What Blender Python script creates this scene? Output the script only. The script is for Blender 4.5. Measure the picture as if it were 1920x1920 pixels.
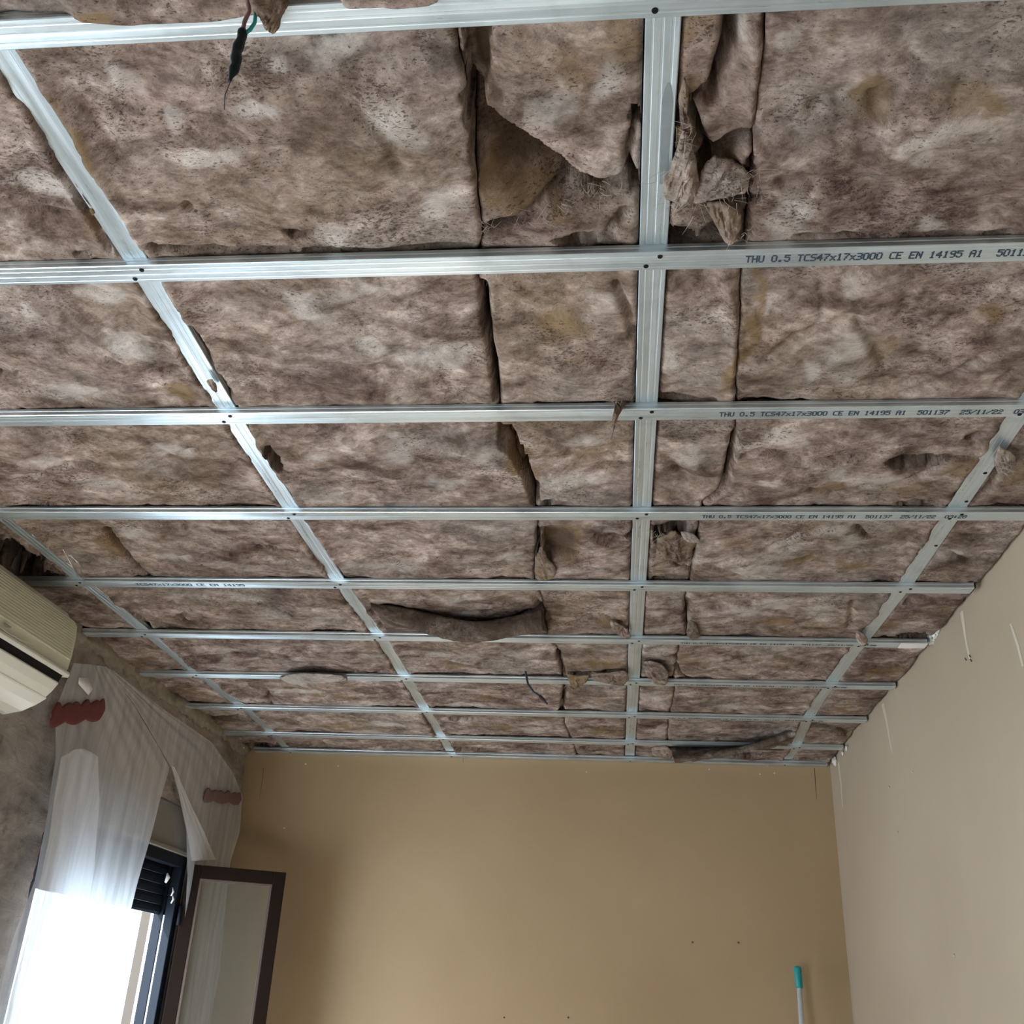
import bpy, bmesh, math, random
import numpy as np
from mathutils import Vector, Matrix

for o in list(bpy.data.objects):
    bpy.data.objects.remove(o)
SC = bpy.context.scene
COL = SC.collection
random.seed(7)

# ------------------------------------------------------------------ camera
EYE = 1.40                       # eye height above the floor
F = 1907.0                       # focal length in pixels of a 1920 frame
R = np.array([[0.994582480, -3.25446874e-05, 0.103950418],
              [0.0933477222, -0.439711054, -0.893275093],
              [0.0457372192, 0.898139292, -0.437325872]])
cam = bpy.data.cameras.new('camera')
camo = bpy.data.objects.new('camera', cam)
COL.objects.link(camo)
M4 = Matrix.Identity(4)
for i in range(3):
    for j in range(3):
        M4[i][j] = R[i, j]
M4[2][3] = EYE
camo.matrix_world = M4
cam.sensor_width = 36.0
cam.lens = F / 1920 * 36.0
cam.clip_start = 0.02
SC.camera = camo

# ------------------------------------------------------------------ light
w = bpy.data.worlds.new('sky')
SC.world = w
w.use_nodes = True
wn = w.node_tree
bg = wn.nodes['Background']
bg.inputs[0].default_value = (0.80, 0.92, 1.0, 1)
bg.inputs[1].default_value = 9.0
sl = bpy.data.lights.new('sun', 'SUN'); sl.energy = 27.0; sl.angle = .03; sl.color = (1.0, .96, .90)
so = bpy.data.objects.new('sun', sl); COL.objects.link(so)
so.rotation_euler = Vector((.62, .30, -.78)).to_track_quat('-Z', 'Y').to_euler()
SC.view_settings.view_transform = 'Standard'
SC.view_settings.look = 'None'
SC.view_settings.gamma = 1
SC.view_settings.use_curve_mapping = False
SC.view_settings.exposure = 0.17
SC.cycles.max_bounces = 10
SC.cycles.diffuse_bounces = 6
SC.cycles.transparent_max_bounces = 16
SC.cycles.use_denoising = True
SC.cycles.sample_clamp_indirect = 6

# ------------------------------------------------------------------ key dimensions
H = 1.156                        # channel faces above the eye
XL, XR, YB, YN = -1.965, 1.055, 5.262, -2.0
ZC = EYE + H
CH, CW = 0.017, 0.047            # profile height and width
ROWY = [1.387 + 0.5 * k for k in range(-1, 8)]      # nine cross channels
SLAB = ZC + 0.24
WIN = (3.45, 4.74, EYE - 0.75, EYE + 0.555)           # window opening y0 y1 z0 z1
ADDED_DOOR = (0.35, 1.75, 0.02, EYE + 0.55)               # unseen balcony door, added to light the foreground
def portal(name, x, y, z, sy, sz):
    l = bpy.data.lights.new(name, 'AREA'); l.shape = 'RECTANGLE'
    l.size, l.size_y = sy, sz
    l.cycles.is_portal = True
    o = bpy.data.objects.new(name, l); COL.objects.link(o)
    o.matrix_world = Matrix.Translation((x, y, z)) @ Matrix(((0, 0, -1, 0), (1, 0, 0, 0), (0, -1, 0, 0), (0, 0, 0, 1)))
    return o
for nm, (y0, y1, z0, z1) in (('window_portal', WIN), ('added_door_portal', ADDED_DOOR)):
    portal(nm, XL - 0.16, (y0 + y1) / 2, (z0 + z1) / 2, y1 - y0 + .02, z1 - z0 + .02)

# ------------------------------------------------------------------ helpers
def ray(x, y):
    return R @ np.array([(x - 960) / F, -(y - 960) / F, -1.0])
def on_z(px, py, z=H + 0.02):    # point of the world plane z seen at a pixel (x, y, world z)
    d = ray(px, py); p = d * z / d[2]
    return np.array([p[0], p[1], p[2] + EYE])
def on_x(px, py, X):
    d = ray(px, py); p = d * X / d[0]
    return np.array([p[0], p[1], p[2] + EYE])
def on_y(px, py, Y):
    d = ray(px, py); p = d * Y / d[1]
    return np.array([p[0], p[1], p[2] + EYE])

def tag(o, label=None, cat=None, group=None, kind=None):
    if label: o['label'] = label
    if cat: o['category'] = cat
    if group: o['group'] = group
    if kind: o['kind'] = kind
    return o
def empty(name, loc):
    o = bpy.data.objects.new(name, None); COL.objects.link(o)
    o.location = loc; o.empty_display_size = .1
    return o
def mesh_obj(name, verts, faces, mat=None, parent=None, origin=None, smooth=True):
    v = np.asarray(verts, dtype=float)
    if origin is None:
        origin = v.mean(axis=0) if parent is None else (0, 0, 0)
    origin = np.array(origin, dtype=float)
    me = bpy.data.meshes.new(name)
    if parent is not None:
        base = np.array(parent['_o'])
        v = v - base
        loc = Vector((0, 0, 0))
    else:
        base = origin
        v = v - origin
        loc = Vector(origin)
    me.from_pydata(v.tolist(), [], [tuple(int(i) for i in f) for f in faces])
    if smooth:
        me.polygons.foreach_set('use_smooth', [True] * len(me.polygons))
    me.update()
    if mat: me.materials.append(mat)
    o = bpy.data.objects.new(name, me); COL.objects.link(o)
    o.location = loc
    if parent is not None: o.parent = parent
    o['_o'] = [float(c) for c in base]
    return o
def root(name, loc):
    o = empty(name, loc); o['_o'] = [float(c) for c in loc]; return o

def box_vf(x0, x1, y0, y1, z0, z1):
    v = [(x0, y0, z0), (x1, y0, z0), (x1, y1, z0), (x0, y1, z0), (x0, y0, z1), (x1, y0, z1), (x1, y1, z1), (x0, y1, z1)]
    f = [(0, 3, 2, 1), (4, 5, 6, 7), (0, 1, 5, 4), (1, 2, 6, 5), (2, 3, 7, 6), (3, 0, 4, 7)]
    return v, f
class MB:
    def __init__(s): s.v = []; s.f = []
    def add(s, v, f):
        n = len(s.v); s.v += [tuple(map(float, p)) for p in v]; s.f += [tuple(i + n for i in q) for q in f]; return s
    def box(s, *a): return s.add(*box_vf(*a))
    def build(s, name, mat, parent=None, smooth=False, bevel=0, origin=None):
        o = mesh_obj(name, s.v, s.f, mat, parent, origin, smooth)
        if bevel:
            m = o.modifiers.new('bevel', 'BEVEL'); m.width = bevel; m.segments = 2; m.limit_method = 'ANGLE'
        return o
def tube_vf(pts, rad, n=8, cap=True):
    pts = [Vector(p) for p in pts]
    if not hasattr(rad, '__len__'): rad = [rad] * len(pts)
    v = []; f = []
    up = None
    for i, p in enumerate(pts):
        t = (pts[min(i + 1, len(pts) - 1)] - pts[max(i - 1, 0)]).normalized()
        if up is None: up = t.orthogonal().normalized()
        up = (up - t * up.dot(t)).normalized()
        b = t.cross(up)
        for k in range(n):
            a = 2 * math.pi * k / n
            v.append(p + (up * math.cos(a) + b * math.sin(a)) * rad[i])
    for i in range(len(pts) - 1):
        for k in range(n):
            f.append((i * n + k, i * n + (k + 1) % n, (i + 1) * n + (k + 1) % n, (i + 1) * n + k))
    if cap:
        f.append(tuple(range(n - 1, -1, -1))); f.append(tuple(range((len(pts) - 1) * n, len(pts) * n)))
    return v, f
def grid_faces(nu, nv, flip=False):
    f = []
    for j in range(nv - 1):
        for i in range(nu - 1):
            a = j * nu + i
            q = (a, a + 1, a + nu + 1, a + nu)
            f.append(q[::-1] if flip else q)
    return f

# ---- noise
def _h(ix, iy, s):
    n = (ix.astype(np.int64) * 374761393 + iy.astype(np.int64) * 668265263 + s * 974634777) & 0xffffffff
    n = ((n ^ (n >> 13)) * 1274126177) & 0xffffffff
    return ((n ^ (n >> 16)) & 0xffff) / 65535.0
def vn(x, y, s=0):
    ix = np.floor(x); iy = np.floor(y); fx = x - ix; fy = y - iy
    fx = fx * fx * fx * (fx * (fx * 6 - 15) + 10); fy = fy * fy * fy * (fy * (fy * 6 - 15) + 10)
    a = _h(ix, iy, s); b = _h(ix + 1, iy, s); c = _h(ix, iy + 1, s); d = _h(ix + 1, iy + 1, s)
    return (a + (b - a) * fx + (c - a) * fy + (a - b - c + d) * fx * fy) * 2 - 1
def fbm(x, y, s=0, o=4, g=.5):
    r = 0; a = 1; t = 0
    for i in range(o):
        r = r + a * vn(x * 2 ** i + i * 17.3, y * 2 ** i - i * 9.7, s + i); t += a; a *= g
    return r / t
def sstep(a, b, x):
    t = np.clip((x - a) / (b - a), 0, 1); return t * t * (3 - 2 * t)
def seg_dist(x, y, P):
    """distance to polyline and parameter along it 0..1"""
    P = np.array(P, dtype=float)
    L = np.linalg.norm(P[1:] - P[:-1], axis=1); T = L.sum(); acc = 0
    best = np.full(x.shape, 1e9); par = np.zeros(x.shape)
    for i in range(len(P) - 1):
        d = P[i + 1] - P[i]; l2 = (d * d).sum() + 1e-12
        t = np.clip(((x - P[i, 0]) * d[0] + (y - P[i, 1]) * d[1]) / l2, 0, 1)
        q = np.hypot(x - P[i, 0] - t * d[0], y - P[i, 1] - t * d[1])
        m = q < best
        best = np.where(m, q, best); par = np.where(m, (acc + t * L[i]) / T, par)
        acc += L[i]
    return best, par
def inside(x, y, P):
    c = np.zeros(x.shape, bool); n = len(P)
    for i in range(n):
        x0, y0 = P[i]; x1, y1 = P[(i + 1) % n]
        if y0 == y1: continue
        m = ((y0 > y) != (y1 > y)) & (x < (x1 - x0) * (y - y0) / (y1 - y0) + x0)
        c ^= m
    return c

# ------------------------------------------------------------------ materials
class NT:
    def __init__(s, name):
        s.m = bpy.data.materials.new(name); s.m.use_nodes = True
        s.t = s.m.node_tree; s.b = s.t.nodes['Principled BSDF']; s.out = s.t.nodes['Material Output']
    def n(s, typ, **kw):
        nd = s.t.nodes.new(typ)
        for k, v in kw.items():
            if k.startswith('i_'):
                key = k[2:]; key = int(key) if key.isdigit() else key.replace('_', ' ')
                s.set(nd.inputs[key], v)
            else: setattr(nd, k, v)
        return nd
    def set(s, sock, v):
        if hasattr(v, 'is_output'): s.t.links.new(v, sock)
        elif isinstance(v, bpy.types.Node): s.t.links.new(v.outputs[0], sock)
        else: sock.default_value = v
    def coord(s, scale=(1, 1, 1), rot=(0, 0, 0), off=None, world=False):
        if world: c = s.n('ShaderNodeNewGeometry').outputs['Position']
        else: c = s.n('ShaderNodeTexCoord').outputs['Object']
        if off is not None: c = s.n('ShaderNodeVectorMath', operation='ADD', i_0=c, i_1=off).outputs[0]
        m = s.n('ShaderNodeMapping'); s.set(m.inputs['Vector'], c)
        m.inputs['Scale'].default_value = scale; m.inputs['Rotation'].default_value = rot
        return m.outputs[0]
    def noise(s, vec, scale, detail=4, rough=.55, dist=0):
        nd = s.n('ShaderNodeTexNoise'); s.set(nd.inputs['Vector'], vec)
        nd.inputs['Scale'].default_value = scale; nd.inputs['Detail'].default_value = detail
        nd.inputs['Roughness'].default_value = rough; nd.inputs['Distortion'].default_value = dist
        return nd.outputs['Fac']
    def ramp(s, fac, stops):
        nd = s.n('ShaderNodeValToRGB'); s.set(nd.inputs[0], fac); cr = nd.color_ramp
        while len(cr.elements) < len(stops): cr.elements.new(.5)
        for e, (p, c) in zip(cr.elements, stops):
            e.position = p; e.color = (c, c, c, 1) if not hasattr(c, '__len__') else (*c, 1)
        return nd.outputs['Color']
    def mix(s, fac, a, b, mode='MIX'):
        nd = s.n('ShaderNodeMix', data_type='RGBA', blend_type=mode)
        s.set(nd.inputs[0], fac)
        for k, v in ((6, a), (7, b)):
            if isinstance(v, tuple): v = (*v, 1) if len(v) == 3 else v
            s.set(nd.inputs[k], v)
        return nd.outputs[2]
    def math(s, op, a, b=0.0, c=0.0, clamp=False):
        nd = s.n('ShaderNodeMath', operation=op, use_clamp=clamp); s.set(nd.inputs[0], a); s.set(nd.inputs[1], b); s.set(nd.inputs[2], c)
        return nd.outputs[0]
    def bump(s, h, strength=.3, dist=.002, nrm=None):
        nd = s.n('ShaderNodeBump'); s.set(nd.inputs['Height'], h)
        nd.inputs['Strength'].default_value = strength; nd.inputs['Distance'].default_value = dist
        if nrm is not None: s.set(nd.inputs['Normal'], nrm)
        return nd.outputs[0]
    def P(s, **kw):
        for k, v in kw.items():
            sock = s.b.inputs[k.replace('_', ' ')]
            if isinstance(v, tuple) and len(v) == 3: v = (*v, 1)
            s.set(sock, v)
        return s.m

def simple(name, col, rough=.5, metal=0, var=.08, scale=20, bump=0):
    t = NT(name); c = t.coord()
    if max(col) < .05: t.P(Specular_IOR_Level=.12)
    n = t.noise(c, scale)
    t.P(Base_Color=t.mix(n, tuple(x * (1 - var) for x in col), tuple(min(1, x * (1 + var)) for x in col)), Roughness=rough, Metallic=metal)
    if bump: t.P(Normal=t.bump(n, bump))
    return t.m

def mat_wool():
    t = NT('mineral_wool')
    rnd = t.n('ShaderNodeObjectInfo').outputs['Random']
    cx = t.n('ShaderNodeCombineXYZ'); t.set(cx.inputs[0], t.math('MULTIPLY', rnd, 37.0))
    t.set(cx.inputs[1], t.math('MULTIPLY', rnd, 91.0)); t.set(cx.inputs[2], t.math('MULTIPLY', rnd, 13.0))
    c = t.coord(off=cx.outputs[0])
    wn1 = t.n('ShaderNodeTexNoise'); t.set(wn1.inputs['Vector'], c); wn1.inputs['Scale'].default_value = 4.0; wn1.inputs['Detail'].default_value = 3
    wv = t.n('ShaderNodeVectorMath', operation='SCALE'); t.set(wv.inputs[0], wn1.outputs['Color']); wv.inputs['Scale'].default_value = .16
    cw = t.n('ShaderNodeVectorMath', operation='ADD'); t.set(cw.inputs[0], c); t.set(cw.inputs[1], wv.outputs[0])
    cwo = cw.outputs[0]
    m1 = t.n('ShaderNodeMapping'); t.set(m1.inputs[0], cwo); m1.inputs['Scale'].default_value = (1, 1.45, 1); m1.inputs['Rotation'].default_value = (0, 0, .3)
    streak = t.noise(m1.outputs[0], 11, 9, .66)
    m2 = t.n('ShaderNodeMapping'); t.set(m2.inputs[0], cwo); m2.inputs['Scale'].default_value = (1, 2.4, 1); m2.inputs['Rotation'].default_value = (0, 0, -.25)
    fib = t.noise(m2.outputs[0], 55, 6, .72)
    big = t.noise(cwo, 5.0, 6, .62)
    base = t.ramp(streak, [(.33, (.088, .060, .050)), (.43, (.200, .144, .120)), (.53, (.310, .238, .208)), (.66, (.50, .415, .37))])
    dk = t.ramp(big, [(.38, (.55, .51, .49)), (.50, (.93, .92, .91)), (.61, (1.20, 1.19, 1.19))])
    base = t.mix(1.0, base, dk, 'MULTIPLY')
    hue = t.noise(c, 2.3, 5, .6)
    base = t.mix(t.math('MULTIPLY', t.ramp(hue, [(.42, 0.0), (.64, 1.0)]), .38), base, t.mix(streak, (.10, .066, .034), (.40, .315, .215)))
    hue2 = t.noise(c, 3.1, 5, .6)
    base = t.mix(t.math('MULTIPLY', t.ramp(hue2, [(.50, 0.0), (.64, 1.0)]), .45), base, t.mix(streak, (.17, .145, .13), (.47, .43, .40)))
    fb = t.ramp(fib, [(.32, (.66, .64, .62)), (.52, (1.02, 1.02, 1.02)), (.70, (1.28, 1.27, 1.26))])
    base = t.mix(.7, base, fb, 'MULTIPLY')
    gr = t.noise(c, 38, 9, .78)
    base = t.mix(.9, base, t.ramp(gr, [(.34, (.50, .47, .45)), (.48, (.95, .94, .94)), (.64, (1.30, 1.30, 1.30))]), 'MULTIPLY')
    at = t.n('ShaderNodeVertexColor', layer_name='tint')
    sp = t.n('ShaderNodeSeparateColor'); t.set(sp.inputs[0], at.outputs['Color'])
    pn2 = t.noise(cwo, 9, 7, .68)
    def soft(att, lo=.25, hi=.95):
        return t.math('MULTIPLY', t.ramp(t.math('ADD', att, t.math('MULTIPLY', t.math('SUBTRACT', pn2, .5), 2.6)), [(lo, 0.0), (hi, 1.0)]), t.ramp(att, [(.0, 0.0), (.25, 1.0)]))
    apale = soft(sp.outputs[0])
    base = t.mix(t.math('MULTIPLY', apale, .50), base, t.mix(fib, (.40, .355, .32), (.80, .74, .69)))
    base = t.mix(t.math('MULTIPLY', soft(sp.outputs[1], .1, .6), .88), base, t.mix(streak, (.070, .038, .015), (.33, .225, .125)))
    base = t.mix(t.math('MULTIPLY', soft(sp.outputs[2], .05, .6), .80), base, t.mix(streak, (.03, .02, .015), (.12, .085, .065)))
    # dashed dark specks, loosely in rows
    ms = t.n('ShaderNodeMapping'); t.set(ms.inputs[0], c); ms.inputs['Scale'].default_value = (1, 1.9, 1); ms.inputs['Rotation'].default_value = (0, 0, .04)
    smask = t.ramp(t.noise(c, 6.0, 6, .68), [(.46, 0.0), (.62, 1.0)])
    wv2 = t.n('ShaderNodeTexWave', wave_type='BANDS', bands_direction='Y'); t.set(wv2.inputs['Vector'], c)
    wv2.inputs['Scale'].default_value = 26; wv2.inputs['Distortion'].default_value = 1.6; wv2.inputs['Detail Scale'].default_value = 2
    sn = t.noise(ms.outputs[0], 120, 3, .6, .2)
    thr = t.math('ADD', t.math('MULTIPLY', smask, .14), t.math('MULTIPLY', wv2.outputs['Fac'], .035))
    spk = t.ramp(t.math('ADD', sn, thr), [(.700, 0.0), (.745, 1.0)])
    sn2 = t.noise(ms.outputs[0], 190, 1, .5, .3)
    spk2 = t.ramp(t.math('ADD', sn2, t.math('MULTIPLY', smask, .08)), [(.71, 0.0), (.76, .7)])
    sk = t.math('MAXIMUM', spk, spk2)
    base = t.mix(t.math('MULTIPLY', sk, .70), base, (.055, .036, .032))
    hgt = t.math('ADD', t.math('MULTIPLY', fib, .6), t.math('MULTIPLY', streak, 1.0))
    hgt = t.math('SUBTRACT', hgt, t.math('MULTIPLY', sk, .25))
    return t.P(Base_Color=base, Roughness=.95, Specular_IOR_Level=.10, Normal=t.bump(hgt, .7, .010))

def mat_zinc(axis, name):
    t = NT(name)
    sc = (1.2, 60, 60) if axis == 'x' else (60, 1.2, 60)
    c = t.coord(scale=sc)
    s1 = t.noise(c, 3, 5, .6)
    s2 = t.noise(t.coord(), 7, 5, .6, .6)
    s3 = t.noise(t.coord(scale=(.35, 5, 5) if axis == 'x' else (5, .35, 5)), 9, 4)
    col = t.mix(s1, (.54, .635, .69), (.79, .875, .93))
    col = t.mix(t.ramp(s2, [(.50, 0.0), (.72, .6)]), col, (.45, .52, .56))
    rg = t.math('ADD', t.math('MULTIPLY', s3, .42), t.math('MULTIPLY', s1, .14))
    rg = t.math('ADD', rg, .06)
    t.P(Base_Color=col, Metallic=.82, Roughness=rg, Normal=t.bump(s1, .22, .0006))
    t.b.inputs['Anisotropic'].default_value = .4
    return t.m

def mat_paint(name, col, col2, speck=True):
    t = NT(name); c = t.coord(world=True)
    a = t.noise(c, 1.1, 4, .5); b = t.noise(c, 9, 5, .6)
    base = t.mix(t.ramp(a, [(.35, 0.0), (.65, 1.0)]), col, col2)
    base = t.mix(t.math('MULTIPLY', b, .10), base, tuple(x * .72 for x in col))
    f = t.noise(c, 160, 3, .6)
    return t.P(Base_Color=base, Roughness=.55, Specular_IOR_Level=.3, Normal=t.bump(t.math('ADD', f, t.math('MULTIPLY', t.noise(c, 22, 3), 1.2)), .10, .0012))

def mat_rough_wall():
    t = NT('stripped_plaster'); c = t.coord(world=True)
    m = t.n('ShaderNodeMapping'); t.set(m.inputs[0], c); m.inputs['Scale'].default_value = (1, .55, 1.6); m.inputs['Rotation'].default_value = (.12, 0, 0)
    a = t.noise(m.outputs[0], 5.5, 7, .68, .5); b = t.noise(c, 22, 6, .65); d = t.noise(c, 2.0, 3)
    base = t.ramp(a, [(.32, (.115, .085, .070)), (.44, (.25, .205, .172)), (.56, (.37, .32, .27)), (.72, (.52, .48, .41))])
    base = t.mix(t.math('MULTIPLY', t.ramp(d, [(.45, 0.0), (.6, 1.0)]), .45), base, (.34, .24, .19))
    base = t.mix(t.ramp(b, [(.58, 0.0), (.68, .5)]), base, (.10, .075, .06))
    return t.P(Base_Color=base, Roughness=.9, Normal=t.bump(t.math('ADD', a, t.math('MULTIPLY', b, .4)), .8, .015))

def mat_film(name, op, tint=(.93, .92, .92)):
    t = NT(name); nt = t.t
    c = t.coord(world=True)
    m = t.n('ShaderNodeMapping'); t.set(m.inputs[0], c); m.inputs['Scale'].default_value = (1, 9, .7); m.inputs['Rotation'].default_value = (.10, 0, 0)
    cr = t.noise(m.outputs[0], 2.6, 4, .55, .2)
    m2 = t.n('ShaderNodeMapping'); t.set(m2.inputs[0], c); m2.inputs['Scale'].default_value = (1, 60, 2.0)
    cr2 = t.noise(m2.outputs[0], 3, 4, .6)
    nrm = t.bump(cr, .05, .004)
    tr = nt.nodes.new('ShaderNodeBsdfTransparent'); tr.inputs[0].default_value = (.97, .98, 1, 1)
    df = nt.nodes.new('ShaderNodeBsdfDiffuse'); df.inputs[0].default_value = (*tint, 1); nt.links.new(nrm, df.inputs['Normal'])
    tl = nt.nodes.new('ShaderNodeBsdfTranslucent'); tl.inputs[0].default_value = (.80, .87, .96, 1); nt.links.new(nrm, tl.inputs['Normal'])
    gl = nt.nodes.new('ShaderNodeBsdfGlossy'); gl.inputs['Roughness'].default_value = .28; nt.links.new(nrm, gl.inputs['Normal'])
    mx1 = nt.nodes.new('ShaderNodeMixShader'); mx1.inputs[0].default_value = .45
    nt.links.new(df.outputs[0], mx1.inputs[1]); nt.links.new(tl.outputs[0], mx1.inputs[2])
    mx2 = nt.nodes.new('ShaderNodeMixShader'); mx2.inputs[0].default_value = .10
    nt.links.new(mx1.outputs[0], mx2.inputs[1]); nt.links.new(gl.outputs[0], mx2.inputs[2])
    fac = t.math('ADD', t.math('MULTIPLY', t.ramp(cr, [(.35, 0.0), (.68, 1.0)]), .20), op - .07, clamp=True)
    mx3 = nt.nodes.new('ShaderNodeMixShader'); nt.links.new(fac, mx3.inputs[0])
    nt.links.new(tr.outputs[0], mx3.inputs[1]); nt.links.new(mx2.outputs[0], mx3.inputs[2])
    nt.links.new(mx3.outputs[0], t.out.inputs[0])
    return t.m

def mat_glass():
    t = NT('window_glass'); nt = t.t
    tr = nt.nodes.new('ShaderNodeBsdfTransparent'); tr.inputs[0].default_value = (.93, .95, .93, 1)
    gl = nt.nodes.new('ShaderNodeBsdfGlossy'); gl.inputs['Roughness'].default_value = .02
    df = nt.nodes.new('ShaderNodeBsdfDiffuse'); df.inputs[0].default_value = (.6, .62, .6, 1)
    fr = nt.nodes.new('ShaderNodeFresnel'); fr.inputs[0].default_value = 1.5
    mx = nt.nodes.new('ShaderNodeMixShader'); nt.links.new(fr.outputs[0], mx.inputs[0]); nt.links.new(tr.outputs[0], mx.inputs[1]); nt.links.new(gl.outputs[0], mx.inputs[2])
    m2 = nt.nodes.new('ShaderNodeMixShader'); m2.inputs[0].default_value = .06; nt.links.new(mx.outputs[0], m2.inputs[1]); nt.links.new(df.outputs[0], m2.inputs[2])
    nt.links.new(m2.outputs[0], t.out.inputs[0])
    return t.m

WOOL = mat_wool()
ZX = mat_zinc('x', 'galvanised_steel_across'); ZY = mat_zinc('y', 'galvanised_steel_along')
BLACK = simple('black_oxide', (.012, .012, .014), .45, .3)
INK = simple('blue_black_ink', (.030, .050, .075), .8, 0, .3, 300)
BACKP = mat_paint('ochre_wall_paint', (.405, .287, .165), (.455, .33, .20))
RIGHTP = mat_paint('beige_wall_paint', (.425, .347, .262), (.475, .395, .30))
ROUGH = mat_rough_wall()
SLABM = simple('concrete_slab', (.10, .095, .09), .9, 0, .2, 12, .4)
FLOORM = simple('pale_floor_tile', (.52, .50, .47), .35, 0, .06, 8)
WHITEP = simple('white_reveal', (.80, .80, .78), .7, 0, .04, 8)
PLAST = simple('white_plaster', (.74, .73, .70), .85, 0, .08, 60, .4)
ACM = simple('cream_plastic', (.66, .635, .50), .38, 0, .03, 6)
ACW = simple('white_plastic', (.78, .79, .72), .35, 0, .03, 6)
DARKF = simple('navy_black_aluminium', (.008, .012, .020), .55, 0, .1)
BROWNF = simple('dark_brown_frame', (.014, .0075, .005), .6, 0, .1)
BOXM = simple('taupe_shutter_box', (.20, .185, .165), .6, 0, .06, 10)
FILM = mat_film('translucent_film', .58)
FILM2 = mat_film('translucent_film_thick', .80)
FILM0 = mat_film('translucent_film_thin', .16)
GLASS = mat_glass()
RED = simple('dark_red_tape', (.13, .018, .014), .55, 0, .25, 40, .3)
TAPE = simple('black_tape', (.018, .028, .034), .35, 0, .4, 60, .5)
TEALW = simple('turquoise_wire', (.02, .42, .42), .4)
MAUVE = simple('mauve_wire', (.30, .17, .18), .5)
NAVYW = simple('dark_blue_wire', (.03, .045, .07), .45)
TEAL = simple('teal_grip', (.01, .30, .32), .4)
POLE = simple('white_pole', (.66, .72, .74), .35)
BRIS = simple('blue_bristle', (.05, .18, .28), .8)
FOAM = simple('ochre_foam', (.27, .23, .175), .9, 0, .45, 34, .8)

# ------------------------------------------------------------------ room shell
def slab_obj(name, *a, mat=None, kind='structure', label=None):
    o = MB().box(*a).build(name, mat); tag(o, label, None, None, kind); return o
slab_obj('floor', XL - .3, XR + .15, YN - .15, YB + .15, -.12, 0, mat=FLOORM, label='pale tiled floor below the frame')
slab_obj('ceiling', XL - .3, XR + .15, YN - .15, YB + .15, SLAB, SLAB + .15, mat=SLABM, label='dark concrete slab above the insulation')
wb = slab_obj('wall_back', XL - .3, XR + .15, YB, YB + .15, 0, SLAB, mat=BACKP, label='plain ochre painted back wall')
wr = slab_obj('wall_right', XR, XR + .15, YN - .15, YB, 0, SLAB, mat=RIGHTP, label='plain beige painted right wall')
slab_obj('wall_rear', XL - .3, XR + .15, YN - .15, YN, 0, SLAB, mat=RIGHTP, label='beige wall behind the camera')
# left wall with openings
TW = .13
b = MB()
def wl(y0, y1, z0, z1): b.box(XL - TW, XL - .012, y0, y1, z0, z1)
wl(YN - .15, ADDED_DOOR[0], 0, SLAB); wl(ADDED_DOOR[0], ADDED_DOOR[1], ADDED_DOOR[3], SLAB); wl(ADDED_DOOR[0], ADDED_DOOR[1], -.02, 0.0)
wl(ADDED_DOOR[1], WIN[0], 0, SLAB); wl(WIN[0], WIN[1], 0, WIN[2]); wl(WIN[0], WIN[1], EYE + .745, SLAB); wl(WIN[1], YB, 0, SLAB)
wlft = b.build('wall_left', WHITEP); tag(wlft, 'left wall with stripped rough plaster around the window', kind='structure')
# rough plaster skin with real relief on the room side of the left wall
def skin(y0, y1, z0, z1):
    nu = max(3, int((y1 - y0) / .014)); nv = max(3, int((z1 - z0) / .014))
    ys, zs = np.meshgrid(np.linspace(y0, y1, nu), np.linspace(z0, z1, nv))
    x = XL + .004 + .007 * fbm(ys * 3, zs * 6, 3, 5, .6) + .006 * fbm(ys * 14, zs * 22, 9, 3)
    x = np.maximum(x, XL - .008)
    v = np.stack([x, ys, zs], -1).reshape(-1, 3)
    return v, grid_faces(nu, nv)
sk = MB()
BZ0, BZ1 = EYE + .555, EYE + .745
for a in ((1.9, WIN[0], EYE - .6, ZC + .05), (WIN[0], WIN[1], BZ1, ZC + .05), (WIN[1], YB, EYE - .6, ZC + .05)):
    sk.add(*skin(*a))
o = sk.build('plaster_skin', ROUGH, wlft, smooth=True); tag(o, 'rough brown and grey stripped plaster')

# ledge of broken plaster where the left wall meets the insulation
def crumbly(name, x0, y0, x1, y1, z0, z1, mat, n=260, seed=5, amp=.018):
    m = 14; v = []
    for i in range(n):
        t = i / (n - 1); y = y0 + (y1 - y0) * t; x = x0 + (x1 - x0) * t
        for k in range(m):
            a = math.pi * 2 * k / m
            r = .8 + .9 * float(fbm(np.array([t * 38.0 + 3]), np.array([k * .45]), seed, 5, .7)[0]) + .5 * float(fbm(np.array([t * 9.0]), np.array([.5]), seed + 3, 2)[0])
            v.append((x + .020 * r * math.cos(a), y, (z0 + z1) / 2 + (z1 - z0) / 2 * r * math.sin(a)))
    f = []
    for i in range(n - 1):
        for k in range(m):
            f.append((i * m + k, i * m + (k + 1) % m, (i + 1) * m + (k + 1) % m, (i + 1) * m + k))
    f.append(tuple(range(m))[::-1]); f.append(tuple(range((n - 1) * m, n * m)))
    return mesh_obj(name, v, f, mat)
o = crumbly('trim_1', XL + .005, 3.1, XL + .005, 5.25, ZC - .035, ZC + .045, FOAM)
tag(o, 'crumbly ochre plaster edge along the top of the left wall', kind='structure')
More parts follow.
